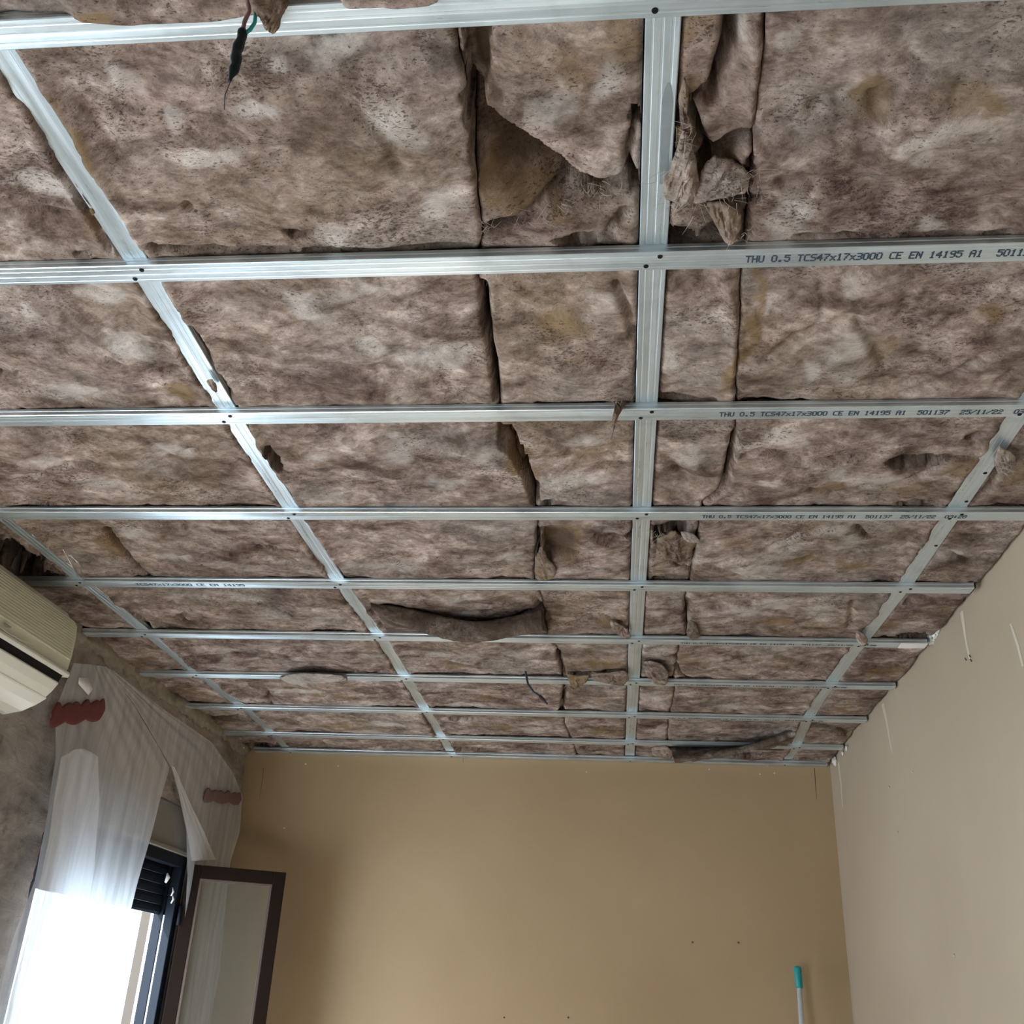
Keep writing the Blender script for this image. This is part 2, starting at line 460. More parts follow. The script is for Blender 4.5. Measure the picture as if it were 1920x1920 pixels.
# ------------------------------------------------------------------ window in the left wall
def bx(name, parent, mat, *a, bevel=0, label=None):
    o = MB().box(*a).build(name, mat, parent, bevel=bevel)
    if label: o['label'] = label
    return o
wy0, wy1, wz0, wz1 = WIN
win = root('window_1', (XL, (wy0 + wy1) / 2, wz0)); tag(win, 'open window with dark frame and half lowered roller shutter', kind='structure')
bx('shutter_box', win, BOXM, XL - .125, XL + .004, wy0, wy1, BZ0 + .004, BZ1 - .002, bevel=.004, label='taupe shutter box cover above the window')
bx('box_lip', win, BOXM, XL - .02, XL + .014, wy0, wy1, BZ0 - .006, BZ0 + .012, bevel=.003)
for nm, y0, y1 in (('frame_post', wy1 - .05, wy1), ('frame_post', wy0, wy0 + .05)):
    bx(nm, win, DARKF, XL - .045, XL - .004, y0, y1, wz0, wz1, bevel=.003)
for y0, y1 in ((wy1 - .030, wy1), (wy0, wy0 + .030)):
    bx('shutter_guide', win, DARKF, XL - .105, XL - .062, y0, y1, wz0, wz1, bevel=.002)
    bx('lit_gap_strip', win, WHITEP, XL - .061, XL - .046, y0 + .004, y1 - .001, wz0, EYE + .30, bevel=.001, label='pale strip standing in for the lit gap between the dark rails')  # white strip painted in for light falling between the rails
bx('frame_head', win, DARKF, XL - .045, XL - .004, wy0 + .05, wy1 - .05, wz1 - .055, wz1 - .002, bevel=.003)
bx('frame_sill', win, DARKF, XL - .09, XL - .004, wy0 + .05, wy1 - .05, wz0, wz0 + .05, bevel=.003)
for k in range(6):
    z0 = EYE + .30 + .042 * k
    v, f = [], []
    prof = [(-.078, z0), (-.073, z0 + .010), (-.071, z0 + .021), (-.073, z0 + .033), (-.078, z0 + .0405), (-.088, z0 + .0405), (-.088, z0)]
    for y in (wy0 + .022, wy1 - .022):
        v += [(XL + x, y, z) for x, z in prof]
    n = len(prof)
    f = [(i, (i + 1) % n, n + (i + 1) % n, n + i) for i in range(n)] + [tuple(range(n))[::-1], tuple(range(n, 2 * n))]
    mesh_obj('shutter_slat', v, f, DARKF, win, smooth=False)
# outer mullion pole of the balcony
pt = on_x(259, 1820, XL - .55)
bx('outer_post', win, simple('grey_beige_post', (.042, .036, .032), .6), XL - .575, XL - .525, pt[1] - .035, pt[1], 0, SLAB, label='slim grey beige upright outside the window')
for py_, r_ in ((1645, .010), (1672, .005), (1686, .005)):
    q = on_x(312 if py_ == 1645 else 322, py_, XL - .004)
    v, f = tube_vf([q + np.array([0, 0, -.012 - r_]), q + np.array([.006, .004, 0]), q + np.array([0, .002, .018])], [r_ * .5, r_, r_ * .3], 7)
    mesh_obj('plaster_speck', v, f, PLAST, win)

# unseen door opening next to the camera, added for foreground light
dr = root('added_door_1', (XL, (ADDED_DOOR[0] + ADDED_DOOR[1]) / 2, 0)); tag(dr, 'unseen balcony door opening added to light the foreground', kind='structure')
bx('added_door_frame', dr, DARKF, XL - .07, XL - .01, ADDED_DOOR[0], ADDED_DOOR[0] + .05, 0, ADDED_DOOR[3], bevel=.003)
bx('added_door_frame', dr, DARKF, XL - .07, XL - .01, ADDED_DOOR[1] - .05, ADDED_DOOR[1], 0, ADDED_DOOR[3], bevel=.003)
bx('added_door_frame', dr, DARKF, XL - .07, XL - .01, ADDED_DOOR[0] + .05, ADDED_DOOR[1] - .05, ADDED_DOOR[3] - .05, ADDED_DOOR[3], bevel=.003)

# open casement
hx, hy = -1.948, 4.717; fx, fy = -1.551, 4.915; TZ = EYE + .520; BZ = EYE - .68
dx, dy = fx - hx, fy - hy; LW = math.hypot(dx, dy); ux, uy = dx / LW, dy / LW; nx, ny = -uy, ux
cs = root('window_casement', (hx, hy, BZ)); tag(cs, 'open dark brown window casement with glass pane swung towards the back wall', 'window')
def cbox(name, mat, s0, s1, z0, z1, t0, t1, bevel=.003, label=None):
    v, f = box_vf(s0, s1, t0, t1, z0, z1)
    v = [(hx + ux * a + nx * t, hy + uy * a + ny * t, z) for a, t, z in v]
    m = MB().add(v, f).build(name, mat, cs, bevel=bevel)
    if label: m['label'] = label
fwid = .058
cbox('stile', BROWNF, 0, fwid, BZ, TZ, 0, .045); cbox('stile', BROWNF, LW - fwid, LW, BZ, TZ, 0, .045)
cbox('rail', BROWNF, fwid, LW - fwid, TZ - fwid, TZ, 0, .045); cbox('rail', BROWNF, fwid, LW - fwid, BZ, BZ + fwid, 0, .045)
BEAD = simple('glazing_bead', (.12, .085, .075), .35)
for a in ((fwid, LW - fwid, TZ - fwid - .010, TZ - fwid), (fwid, LW - fwid, BZ + fwid, BZ + fwid + .010)):
    cbox('glazing_bead', BEAD, a[0], a[1], a[2], a[3], .002, .018, 0)
for a in ((fwid, fwid + .010), (LW - fwid - .010, LW - fwid)):
    cbox('glazing_bead', BEAD, a[0], a[1], BZ + fwid + .01, TZ - fwid - .01, .002, .018, 0)
cbox('glass_pane', GLASS, fwid, LW - fwid, BZ + fwid, TZ - fwid, .020, .024, 0)
for z in (EYE + .30, EYE - .45):
    v, f = tube_vf([(hx - .002, hy - .006, z - .04), (hx - .002, hy - .006, z + .04)], .008, 10)
    mesh_obj('hinge', v, f, DARKF, cs)

# ------------------------------------------------------------------ metal grid
def profile_pts(w, h):
    """closed hat profile outline in (across, up); face at the bottom with shallow ribs"""
    e = .0007; hw = w / 2
    face = [(-hw, .0012), (-hw + .0015, 0), (-.0160, 0), (-.0150, .0004), (-.0125, .0004), (-.0115, 0), (-.0025, 0), (-.0012, .0005), (.0012, .0005), (.0025, 0),
            (.0115, 0), (.0125, .0004), (.0150, .0004), (.0160, 0), (hw - .0015, 0), (hw, .0012)]
    side = [(hw, h * .35), (hw - .0008, h * .42), (hw - .0008, h * .58), (hw, h * .65), (hw, h)]
    lip = [(hw - .0055, h)]
    out = face + side + lip
    inn = [(hw - .0055, h - e), (hw - e, h - e), (hw - e, .0020), (hw - .002, e * 1.6), (-hw + .002, e * 1.6), (-hw + e, .0020), (-hw + e, h - e), (-hw + .0055, h - e)]
    lip2 = [(-hw + .0055, h), (-hw, h), (-hw, h * .65), (-hw + .0008, h * .58), (-hw + .0008, h * .42), (-hw, h * .35)]
    return out + inn + lip2
def extrude_profile(path, zface, w=CW, h=CH, wob=0):
    pr = profile_pts(w, h); n = len(pr); v = []
    P = [Vector((a, b_, 0)) for a, b_ in path]
    for i, p in enumerate(P):
        t = (P[min(i + 1, len(P) - 1)] - P[max(i - 1, 0)]).normalized()
        s = Vector((t.y, -t.x, 0))
        for a, u in pr:
            q = p + s * a; v.append((q.x, q.y, zface + u))
    f = []
    for i in range(len(P) - 1):
        for k in range(n):
            f.append((i * n + k, i * n + (k + 1) % n, (i + 1) * n + (k + 1) % n, (i + 1) * n + k))
    f.append(tuple(range(n))[::-1]); f.append(tuple(range((len(P) - 1) * n, len(P) * n)))
    return v, f
bm = bmesh.new(); bmesh.ops.create_cone(bm, cap_ends=True, segments=10, radius1=.0042, radius2=.0046, depth=.0016)
bmesh.ops.create_cone(bm, cap_ends=True, segments=4, radius1=.0012, radius2=.0018, depth=.0022)
SCREW = bpy.data.meshes.new('screw'); bm.to_mesh(SCREW); bm.free(); SCREW.materials.append(BLACK)
def screw(parent, x, y, z):
    o = bpy.data.objects.new('screw', SCREW); COL.objects.link(o); o.parent = parent
    b0 = parent['_o']; o.location = (x - b0[0], y - b0[1], z - b0[2]); return o
ORD = ['nearest', 'second', 'third', 'fourth', 'fifth', 'sixth', 'seventh', 'eighth', 'ninth']
RUN = {0: [(-1.725, 1.0), (-1.722, 3.9), (-1.700, 4.5), (-1.735, 5.2)],
       1: [(-.865, .45), (-.860, 1.38), (-.873, 1.9), (-.871, 2.9), (-.850, 3.45), (-.855, 4.5), (-.862, 5.2)],
       2: [(.058, .45), (.061, 2.4), (.058, 5.2)],
       3: [(.842, .45), (.842, 2.9), (.822, 3.45), (.808, 4.1), (.812, 4.45), (.838, 4.93), (.840, 5.2)]}
def runx(k, y):
    P = RUN[k]; return np.interp(y, [p[1] for p in P], [p[0] for p in P])
TXT = 'THU 0.5 TCS47x17x3000 CE EN 14195 A1  501137  25/11/22  03:28'
FONT = {
 'T': ('11111', '00100', '00100', '00100', '00100', '00100', '00100'), 'H': ('10001', '10001', '10001', '11111', '10001', '10001', '10001'),
 'U': ('10001', '10001', '10001', '10001', '10001', '10001', '01110'), '0': ('01110', '10001', '10001', '10001', '10001', '10001', '01110'),
 '.': ('00000', '00000', '00000', '00000', '00000', '01100', '01100'), '5': ('11111', '10000', '11110', '00001', '00001', '10001', '01110'),
 'C': ('01111', '10000', '10000', '10000', '10000', '10000', '01111'), 'S': ('01111', '10000', '10000', '01110', '00001', '00001', '11110'),
 '4': ('00010', '00110', '01010', '10010', '11111', '00010', '00010'), '7': ('11111', '00001', '00010', '00100', '00100', '01000', '01000'),
 'x': ('00000', '00000', '10001', '01010', '00100', '01010', '10001'), '1': ('00100', '01100', '00100', '00100', '00100', '00100', '01110'),
 '3': ('11110', '00001', '00001', '01110', '00001', '00001', '11110'), 'E': ('11111', '10000', '10000', '11110', '10000', '10000', '11111'),
 'N': ('10001', '11001', '10101', '10101', '10011', '10001', '10001'), '9': ('01110', '10001', '10001', '01111', '00001', '00001', '01110'),
 'A': ('01110', '10001', '10001', '11111', '10001', '10001', '10001'), '2': ('01110', '10001', '00001', '00110', '01000', '10000', '11111'),
 '/': ('00001', '00001', '00010', '00100', '01000', '10000', '10000'), '8': ('01110', '10001', '10001', '01110', '10001', '10001', '01110'),
 ':': ('00000', '01100', '01100', '00000', '01100', '01100', '00000'), ' ': ('00000',) * 7}
def text_mesh(body, length, hgt):
    """dot matrix print, seen from below: x to the right, letter tops towards the camera"""
    v, f = [], []; cw_ = length / len(body); dx_ = cw_ / 5.9; dy_ = hgt / 7
    for i, ch in enumerate(body):
        for r_, row in enumerate(FONT[ch]):
            c_ = 0
            while c_ < 5:
                if row[c_] == '1':
                    e = c_
                    while e + 1 < 5 and row[e + 1] == '1': e += 1
                    for sh in (0, 1):          # doubled, slightly shifted strokes of the printer
                        x0 = i * cw_ + c_ * dx_ + sh * dx_ * .45; x1 = i * cw_ + (e + 1.15) * dx_ + sh * dx_ * .45
                        y0_ = -(hgt - (r_ + .08) * dy_) + sh * dy_ * .15; y1_ = y0_ + dy_ * .98
                        n_ = len(v); v += [(x0, y0_, -sh * .0001), (x1, y0_, -sh * .0001), (x1, y1_, -sh * .0001), (x0, y1_, -sh * .0001)]; f.append((n_, n_ + 3, n_ + 2, n_ + 1))
                    c_ = e + 1
                else: c_ += 1
    me = bpy.data.meshes.new('printed_text'); me.from_pydata(v, [], f); me.materials.append(INK); me.update()
    return me
TXM = text_mesh(TXT, .655, .0175)
TXG = text_mesh('TCS47x17x3000 CE EN 14195', .36, .0175)
for k, y in enumerate(ROWY):
    xs = XL + .012; xe = 1.045 if k not in (5, 4) else 1.03
    jog = random.uniform(-.0015, .0015)
    path = [(xs, y + jog), ((xs + xe) / 2, y), (xe, y - jog)]
    v, f = extrude_profile([(a, b_) for a, b_ in path], ZC)
    o = mesh_obj('furring_channel', v, f, ZX, smooth=False, origin=((xs + xe) / 2, y, ZC))
    lab = f'{ORD[k]} galvanised cross channel counted from the camera'
    if k in (1, 2, 3): lab = f'{ORD[k]} galvanised cross channel from the camera, with printed lettering on its right half'
    if k == 4: lab = 'fifth galvanised cross channel from the camera, its dark end meeting the right wall'
    if k == 5: lab = 'sixth galvanised cross channel from the camera, partly hidden by a sagging batt'
    tag(o, lab, 'ceiling channel', 'cross channels of the ceiling grid')
    for r in range(4):
        if r in (0,) and k < 3: continue
        x = float(runx(r, y))
        screw(o, x + .011, y - .012, ZC - .0006); screw(o, x - .012, y + .012, ZC - .0006)
    if k in (1, 2, 3, 5, 6, 7):
        t = bpy.data.objects.new('printed_text', TXM); COL.objects.link(t); t.parent = o
        t.location = (.214 - (xs + xe) / 2, .009, -.0004); t.scale = (1, 1 if k < 5 else .8, 1)
    if k == 4:
        t = bpy.data.objects.new('printed_text', TXG); COL.objects.link(t); t.parent = o
        t.location = (-1.53 - (xs + xe) / 2, .006, -.0004)
    if k == 5:
        m = MB().box(.945, 1.031, y - .024, y + .0238, ZC - .0012, ZC + .003).build('plaster_smear', PLAST, o, bevel=.001)
        m['label'] = 'white plaster smear on the channel end'
    if k == 4:
        m = MB().box(1.0305, 1.034, y - .0235, y + .0235, ZC + .001, ZC + .0165).build('dark_end_plate', DARKF, o)  # dark plate filling the open channel end
# perimeter track on the back wall
v, f = extrude_profile([(XL + .05, YB - .026), (XR - .02, YB - .026)], ZC - .004, .045, .022)
o = mesh_obj('perimeter_track', v, f, ZX, smooth=False); tag(o, 'galvanised perimeter track along the top of the ochre back wall', 'ceiling channel')
for x in (-1.72, -.86, .06, .83):
    screw(o, x, YB - .024, ZC - .0046)
RL = ['far left galvanised runner, faint and mostly seen beyond the air conditioner', 'bright left galvanised runner slanting from the upper left corner',
      'central galvanised runner with a dull grey rubbed mark', 'right galvanised runner with extra black screws, near the right wall']
for k in range(4):
    P = RUN[k]; ys = np.linspace(P[0][1], P[-1][1], 40)
    path = [(float(runx(k, y)), float(y)) for y in ys]
    v, f = extrude_profile(path, ZC + CH)
    o = mesh_obj('main_runner', v, f, ZY, smooth=False, origin=(path[20][0], path[20][1], ZC + CH))
    tag(o, RL[k], 'ceiling channel', 'long runners of the ceiling grid')
    if k == 3:
        for px_, py_ in ((1847, 887), (1812, 940), (1755, 1023)):
            q = on_z(px_, py_, H + CH); screw(o, q[0], q[1], ZC + CH - .0006)
    if k == 2:   # dull rubbed streak
        a = on_z(1252, 155, H + CH); c = on_z(1238, 345, H + CH)
        n = 44; vv = []
        for i in range(n):
            t = i / (n - 1); cx_ = .070 ; wv_ = .0085 * min(1, math.sqrt(max(0.02, t * 6)) ) * (1 - .35 * t)
            yy = a[1] + (c[1] - a[1]) * t
            vv += [(cx_ - wv_, yy, ZC + CH - .0005), (cx_ + wv_, yy, ZC + CH - .0005)]
        m = mesh_obj('rubbed_mark', vv, [(2 * i, 2 * i + 1, 2 * i + 3, 2 * i + 2) for i in range(n - 1)], simple('dull_zinc', (.30, .34, .36), .5, .6, .2, 30), o)
        m['label'] = 'dull grey rubbed mark'

# ------------------------------------------------------------------ insulation batts
def zp(*pts):
    return [tuple(on_z(a, b_)[:2]) for a, b_ in pts]
CREASE = []   # (poly, width, depth, taper)  depth > 0 pushes up into the ceiling
def cr(w_, d_, *pts, taper=True):
    if .05 <= d_: w_, d_ = max(w_ * .62, .0045), d_ * 1.15
    CREASE.append((zp(*pts), w_, d_, taper))
RAMP = []     # (edge polyline, polygon, depth, fall distance)
def rp(edge, poly, d_, fall): RAMP.append((zp(*edge), zp(*poly), d_, fall))
HOLE = []     # centre, rx, ry, depth
def hole(px_, py_, rx, ry, d_=.07):
    c = on_z(px_, py_); a = on_z(px_ + rx, py_); e = on_z(px_, py_ + ry)
    HOLE.append((c[0], c[1], abs(a[0] - c[0]), abs(e[1] - c[1]), d_))
TINT = []     # channel, cx, cy, rx, ry, strength
def tint(ch, px_, py_, rx, ry, s=1.0):
    c = on_z(px_, py_); a = on_z(px_ + rx, py_); e = on_z(px_, py_ + ry)
    TINT.append((ch, c[0], c[1], abs(a[0] - c[0]) + .005, abs(e[1] - c[1]) + .005, s))
PALE, OCH, DRK = 0, 1, 2
# --- nearest row
rp([(868, 165), (905, 208), (960, 250), (1020, 290), (1075, 335), (1105, 356)], [(866, 165), (905, 208), (960, 250), (1020, 290), (1075, 335), (1110, 358), (1060, 395), (985, 412), (925, 400), (893, 340), (880, 240)], .115, .15)
rp([(868, 30), (872, 110), (880, 185)], [(864, 30), (918, 30), (920, 120), (908, 195), (880, 190)], .045, .10)
cr(.010, .09, (866, 160), (905, 205), (960, 247), (1020, 287), (1078, 333), (1115, 350))
cr(.008, .03, (905, 428), (985, 415), (1060, 392), (1135, 368), (1185, 372)); cr(.010, .03, (1180, 385), (1150, 430), (1138, 465))
cr(.009, .04, (1078, 338), (1130, 352), (1195, 325)); hole(1090, 452, 42, 13, .09); hole(1130, 345, 25, 7); hole(1190, 215, 8, 22, .08); hole(1190, 340, 8, 18, .07)
cr(.007, .035, (1190, 240), (1178, 290), (1180, 335))
cr(.014, .09, (1373, 18), (1368, 80), (1352, 125), (1337, 185), taper=False); cr(.010, .05, (1290, 192), (1312, 176), (1330, 160))
cr(.012, .06, (1288, 195), (1302, 235), (1322, 285)); cr(.016, .08, (1425, 232), (1382, 262), (1345, 283), (1318, 300)); cr(.008, .04, (1410, 300), (1395, 330), (1400, 350))
hole(1400, 375, 34, 10, .09); hole(1268, 440, 34, 18, .12); hole(1335, 428, 22, 12, .08); hole(1406, 292, 8, 10, .05); hole(1322, 305, 16, 20, .09); hole(1275, 215, 5, 20, .06); hole(1267, 300, 5, 18, .06)
cr(.012, -.012, (1420, 60), (1412, 200), (1400, 300)); cr(.012, .02, (1385, 380), (1398, 420), (1392, 455))
hole(562, 443, 22, 8, .05); hole(545, 436, 16, 4, .03); cr(.006, .012, (345, 372), (360, 400), (400, 412)); cr(.02, .010, (205, 215), (260, 155), (340, 118), (420, 132), (470, 165))
cr(.012, .006, (110, 140), (180, 200), (230, 300)); hole(155, 378, 6, 22, .07); hole(152, 476, 26, 6, .08)
cr(.006, .03, (100, 270), (160, 390), (215, 480)); cr(.007, .014, (0, 395), (80, 385), (150, 400))
cr(.008, .11, (275, 455), (292, 470), (420, 473), (560, 470)); cr(.005, .09, (560, 472), (760, 468), (900, 462)); cr(.016, .09, (1210, 455), (1290, 452), (1380, 446))
cr(.005, .08, (1480, 441), (1700, 437), (1910, 433)); cr(.006, .02, (560, 40), (640, 60)); cr(.012, .008, (620, 165), (720, 240), (760, 330)); cr(.02, .010, (470, 300), (600, 250), (700, 300), (830, 310))
cr(.016, .010, (1500, 200), (1580, 170), (1660, 200)); cr(.01, .012, (1620, 180), (1700, 168)); cr(.014, .008, (1690, 300), (1800, 280), (1900, 300)); cr(.02, .009, (1440, 340), (1560, 330), (1700, 360))
for a in ((750, 215, 48, 55), (330, 190, 22, 28), (395, 275, 38, 20), (640, 430, 45, 28), (850, 400, 30, 30), (525, 105, 26, 22), (640, 95, 60, 25), (1610, 165, 26, 30), (1722, 262, 32, 28), (1795, 225, 42, 22), (1482, 400, 42, 38), (1770, 420, 28, 18), (1470, 62, 30, 32), (470, 190, 60, 16), (1370, 60, 22, 50), (210, 130, 30, 40), (1320, 240, 24, 40), (80, 340, 50, 26), (1030, 200, 60, 34), (1130, 130, 20, 50)): tint(PALE, *a)
for a in ((893, 105, 22, 85), (900, 230, 25, 60), (960, 320, 60, 70), (1010, 370, 60, 40), (1290, 160, 40, 30), (1290, 60, 38, 60), (130, 240, 26, 60), (165, 400, 40, 40), (1300, 260, 24, 50), (480, 30, 60, 22), (100, 25, 100, 14)): tint(OCH, *a, .8)
for a in ((930, 280, 60, 40), (893, 190, 16, 30), (810, 100, 40, 20), (340, 120, 70, 10), (230, 190, 40, 12), (700, 110, 25, 12), (1245, 300, 12, 70), (440, 430, 30, 8)): tint(DRK, *a, .45)
for a in ((925, 250, 46, 46), (985, 320, 56, 44), (895, 120, 16, 90)): tint(DRK, *a, .85)
for a in ((1140, 75, 34, 28), (1050, 120, 40, 40), (1560, 55, 70, 45), (1650, 160, 50, 50), (1830, 150, 60, 60), (1660, 640, 60, 36), (1060, 600, 60, 40)): tint(OCH, *a, .42)
# --- second row
cr(.010, .06, (905, 520), (915, 620), (927, 690), (935, 762)); cr(.010, .07, (1000, 755), (1090, 757), (1185, 756)); cr(.010, .08, (1235, 750), (1300, 752), (1345, 752)); cr(.010, .07, (1388, 752), (1440, 757), (1560, 760)); cr(.006, .04, (1560, 760), (1700, 756), (1880, 752))
hole(8, 697, 26, 10, .05); cr(.010, .035, (352, 600), (400, 690), (440, 745)); cr(.006, .02, (300, 688), (330, 692)); cr(.014, .012, (1420, 685), (1500, 625), (1590, 590), (1640, 600)); cr(.012, .012, (1600, 590), (1640, 640), (1660, 690)); cr(.010, .010, (1480, 550), (1560, 560)); cr(.014, .010, (1760, 720), (1840, 660), (1910, 650))
cr(.012, -.010, (1360, 520), (1378, 600), (1374, 700)); cr(.008, .02, (1150, 520), (1178, 580), (1190, 640)); cr(.012, .008, (400, 600), (520, 620), (640, 600)); cr(.012, .008, (100, 560), (160, 640), (280, 720))
for a in ((832, 668, 62, 26), (585, 570, 50, 26), (1630, 530, 24, 16), (1410, 562, 26, 18), (1580, 640, 36, 34), (1600, 700, 32, 30), (1520, 700, 22, 22), (130, 735, 60, 20), (70, 590, 32, 16), (240, 640, 40, 22), (200, 550, 40, 16), (1160, 560, 40, 30), (1250, 680, 20, 30), (700, 640, 26, 16), (300, 560, 40, 14), (660, 545, 50, 14)): tint(PALE, *a)
for a in ((1385, 640, 12, 110), (1400, 540, 10, 40), (1880, 560, 40, 20), (350, 740, 30, 12)): tint(OCH, *a, .8)
for a in ((1400, 720, 20, 30), (1860, 680, 50, 26), (620, 560, 40, 10), (100, 520, 50, 12)): tint(DRK, *a, .4)
# --- third row
rp([(940, 800), (975, 850), (1000, 910), (1010, 945)], [(935, 798), (958, 798), (985, 850), (1012, 915), (1014, 946), (1000, 946), (985, 900), (955, 850), (935, 838)], .05, .06)
cr(.010, .05, (938, 800), (972, 850), (995, 912), (1003, 946)); hole(1026, 944, 14, 8, .10); hole(516, 855, 10, 24, .16)
cr(.008, .028, (1378, 842), (1395, 850), (1430, 836), (1500, 852), (1600, 853), (1660, 848)); cr(.008, .028, (1760, 853), (1840, 857)); hole(1712, 862, 52, 13, .16); cr(.010, -.010, (1378, 852), (1420, 846), (1500, 862), (1600, 862))
hole(1728, 944, 44, 6, .09); cr(.010, .08, (1225, 944), (1270, 945), (1312, 945)); cr(.008, .04, (1378, 800), (1372, 850), (1358, 915), (1320, 945)); hole(72, 944, 36, 5, .09)
cr(.006, .04, (150, 952), (400, 950), (600, 952)); cr(.006, .03, (640, 945), (900, 942)); cr(.010, .014, (1430, 880), (1560, 930), (1700, 900), (1790, 860)); cr(.012, .010, (1240, 850), (1290, 900), (1330, 905))
hole(1830, 815, 14, 8, .05); hole(1800, 940, 12, 8, .08); cr(.008, .04, (1892, 845), (1850, 920), (1812, 948)); cr(.010, .012, (20, 900), (150, 870), (330, 900)); cr(.01, .012, (330, 850), (430, 830)); cr(.01, .01, (1010, 820), (1100, 860), (1180, 850))
for a in ((745, 835, 44, 20), (610, 845, 34, 12), (920, 850, 30, 18), (320, 840, 40, 12), (200, 915, 60, 12), (1480, 820, 26, 16), (1300, 860, 22, 24), (1570, 890, 34, 20), (1620, 905, 50, 12), (1100, 830, 60, 12), (1060, 900, 70, 14), (100, 870, 40, 12), (840, 900, 60, 14)): tint(PALE, *a)
for a in ((950, 815, 18, 30), (985, 870, 22, 40), (1700, 920, 60, 18), (1790, 880, 40, 14), (1560, 920, 50, 10), (1900, 900, 20, 40), (250, 900, 30, 10), (1120, 850, 40, 16)): tint(OCH, *a, .38)
for a in ((700, 880, 60, 20), (860, 830, 40, 12), (1700, 868, 60, 14), (1680, 815, 40, 12), (120, 830, 60, 14), (1420, 815, 30, 16), (1845, 815, 16, 26)): tint(DRK, *a, .42)
for a in ((950, 815, 18, 30), (985, 870, 22, 40)): tint(OCH, *a, .9)
for a in ((1712, 864, 46, 10), (516, 855, 9, 20), (1262, 1000, 30, 14), (1268, 440, 26, 14), (1335, 430, 18, 10)): tint(DRK, *a, 1.0)  # paints shade into the torn holes, over their dark dirty wool
# --- fourth row
cr(.014, .05, (196, 985), (230, 1030), (262, 1070), (285, 1084)); cr(.012, .09, (255, 1082), (290, 1085), (325, 1085)); hole(20, 1040, 60, 34, .12); hole(60, 1080, 60, 14, .12); hole(110, 1088, 60, 6, .1)
for a in ((125, 1000), (350, 992), (222, 1048), (95, 1040), (510, 1025), (490, 1023)): hole(a[0], a[1], 7, 5, .03)
rp([(1018, 984), (1020, 1044)], [(1015, 984), (1100, 984), (1106, 1040), (1020, 1046)], .04, .12); cr(.008, .025, (1018, 1046), (1060, 1040), (1105, 1038)); hole(1140, 1008, 30, 15, .03); hole(1183, 1000, 7, 10, .09)
hole(1262, 990, 34, 12, .10); hole(1240, 1012, 14, 10, .06); cr(.010, .06, (1222, 985), (1240, 1020), (1270, 1005), (1300, 1020)); cr(.010, .05, (1225, 1060), (1260, 1050), (1300, 1070)); cr(.010, .09, (1222, 1087), (1260, 1087), (1290, 1087)); cr(.010, .07, (1010, 1085), (1060, 1088), (1185, 1090)); cr(.008, .05, (1008, 984), (1012, 1040), (1003, 1085))
cr(.010, .02, (1440, 1055), (1510, 1048), (1560, 1030)); cr(.008, .02, (1600, 985), (1630, 1010)); cr(.010, .014, (1400, 1040), (1500, 1000), (1600, 985)); cr(.01, .012, (1320, 1050), (1400, 1080)); hole(1510, 1048, 10, 5, .03); cr(.006, .05, (1720, 1095), (1780, 1100), (1830, 1098)); cr(.01, .015, (1760, 1030), (1830, 1060)); cr(.006, .04, (330, 1088), (500, 1090), (620, 1092)); cr(.006, .03, (640, 1086), (800, 1090), (1000, 1086)); cr(.006, .03, (1300, 1096), (1500, 1098), (1680, 1100))
cr(.01, .02, (565, 990), (600, 1040), (630, 1080)); cr(.012, .012, (300, 1050), (420, 1030), (560, 1050))
for a in ((1090, 1070, 60, 14), (1150, 992, 30, 8), (1480, 1020, 40, 14), (1590, 1020, 50, 20), (1550, 1000, 40, 10), (1400, 1065, 50, 10), (420, 1060, 70, 14), (330, 1040, 40, 8), (250, 1000, 30, 12), (150, 1040, 30, 14), (960, 1040, 30, 20), (740, 1060, 80, 10), (1300, 1000, 8, 14), (1770, 1040, 40, 16)): tint(PALE, *a, .8)
for a in ((1060, 1015, 44, 30), (215, 1020, 14, 30), (1500, 1050, 60, 14), (1250, 1065, 26, 14), (1600, 1060, 40, 14), (1380, 1010, 40, 16)): tint(OCH, *a, .38)
for a in ((1060, 1020, 36, 22), (1140, 1012, 28, 12), (1260, 995, 34, 14), (505, 1024, 16, 5), (1800, 1060, 40, 14)): tint(DRK, *a, .5)
for a in ((1060, 1015, 40, 26), (215, 1020, 14, 30)): tint(OCH, *a, .8)
# --- fifth row (between channels five and six)
cr(.020, .08, (710, 1132), (790, 1152), (880, 1168), (960, 1160), (1012, 1140)); hole(1005, 1147, 12, 6, .09); hole(712, 1186, 14, 5, .08)
cr(.008, .06, (1130, 1192), (1160, 1192), (1182, 1190)); cr(.008, .06, (1208, 1192), (1250, 1193), (1280, 1192)); hole(1702, 1127, 7, 6, .08); hole(1712, 1195, 36, 7, .11); hole(1664, 1197, 18, 4, .05)
cr(.008, .06, (165, 1181), (200, 1179), (232, 1179)); hole(318, 1175, 22, 5, .05); cr(.008, .03, (320, 1150), (350, 1165), (400, 1175)); cr(.008, .03, (200, 1128), (250, 1150), (290, 1185)); cr(.01, .015, (360, 1140), (330, 1165)); cr(.008, .02, (1290, 1115), (1285, 1160), (1292, 1192)); cr(.01, .02, (1000, 1115), (1030, 1165)); cr(.008, .014, (1060, 1170), (1120, 1150), (1180, 1165)); cr(.01, .014, (1370, 1160), (1450, 1180), (1560, 1150)); cr(.01, .014, (1600, 1120), (1590, 1180)); cr(.008, .014, (1720, 1115), (1780, 1130), (1820, 1120)); cr(.006, .03, (1310, 1195), (1600, 1202)); cr(.006, .03, (400, 1184), (560, 1186), (690, 1188))
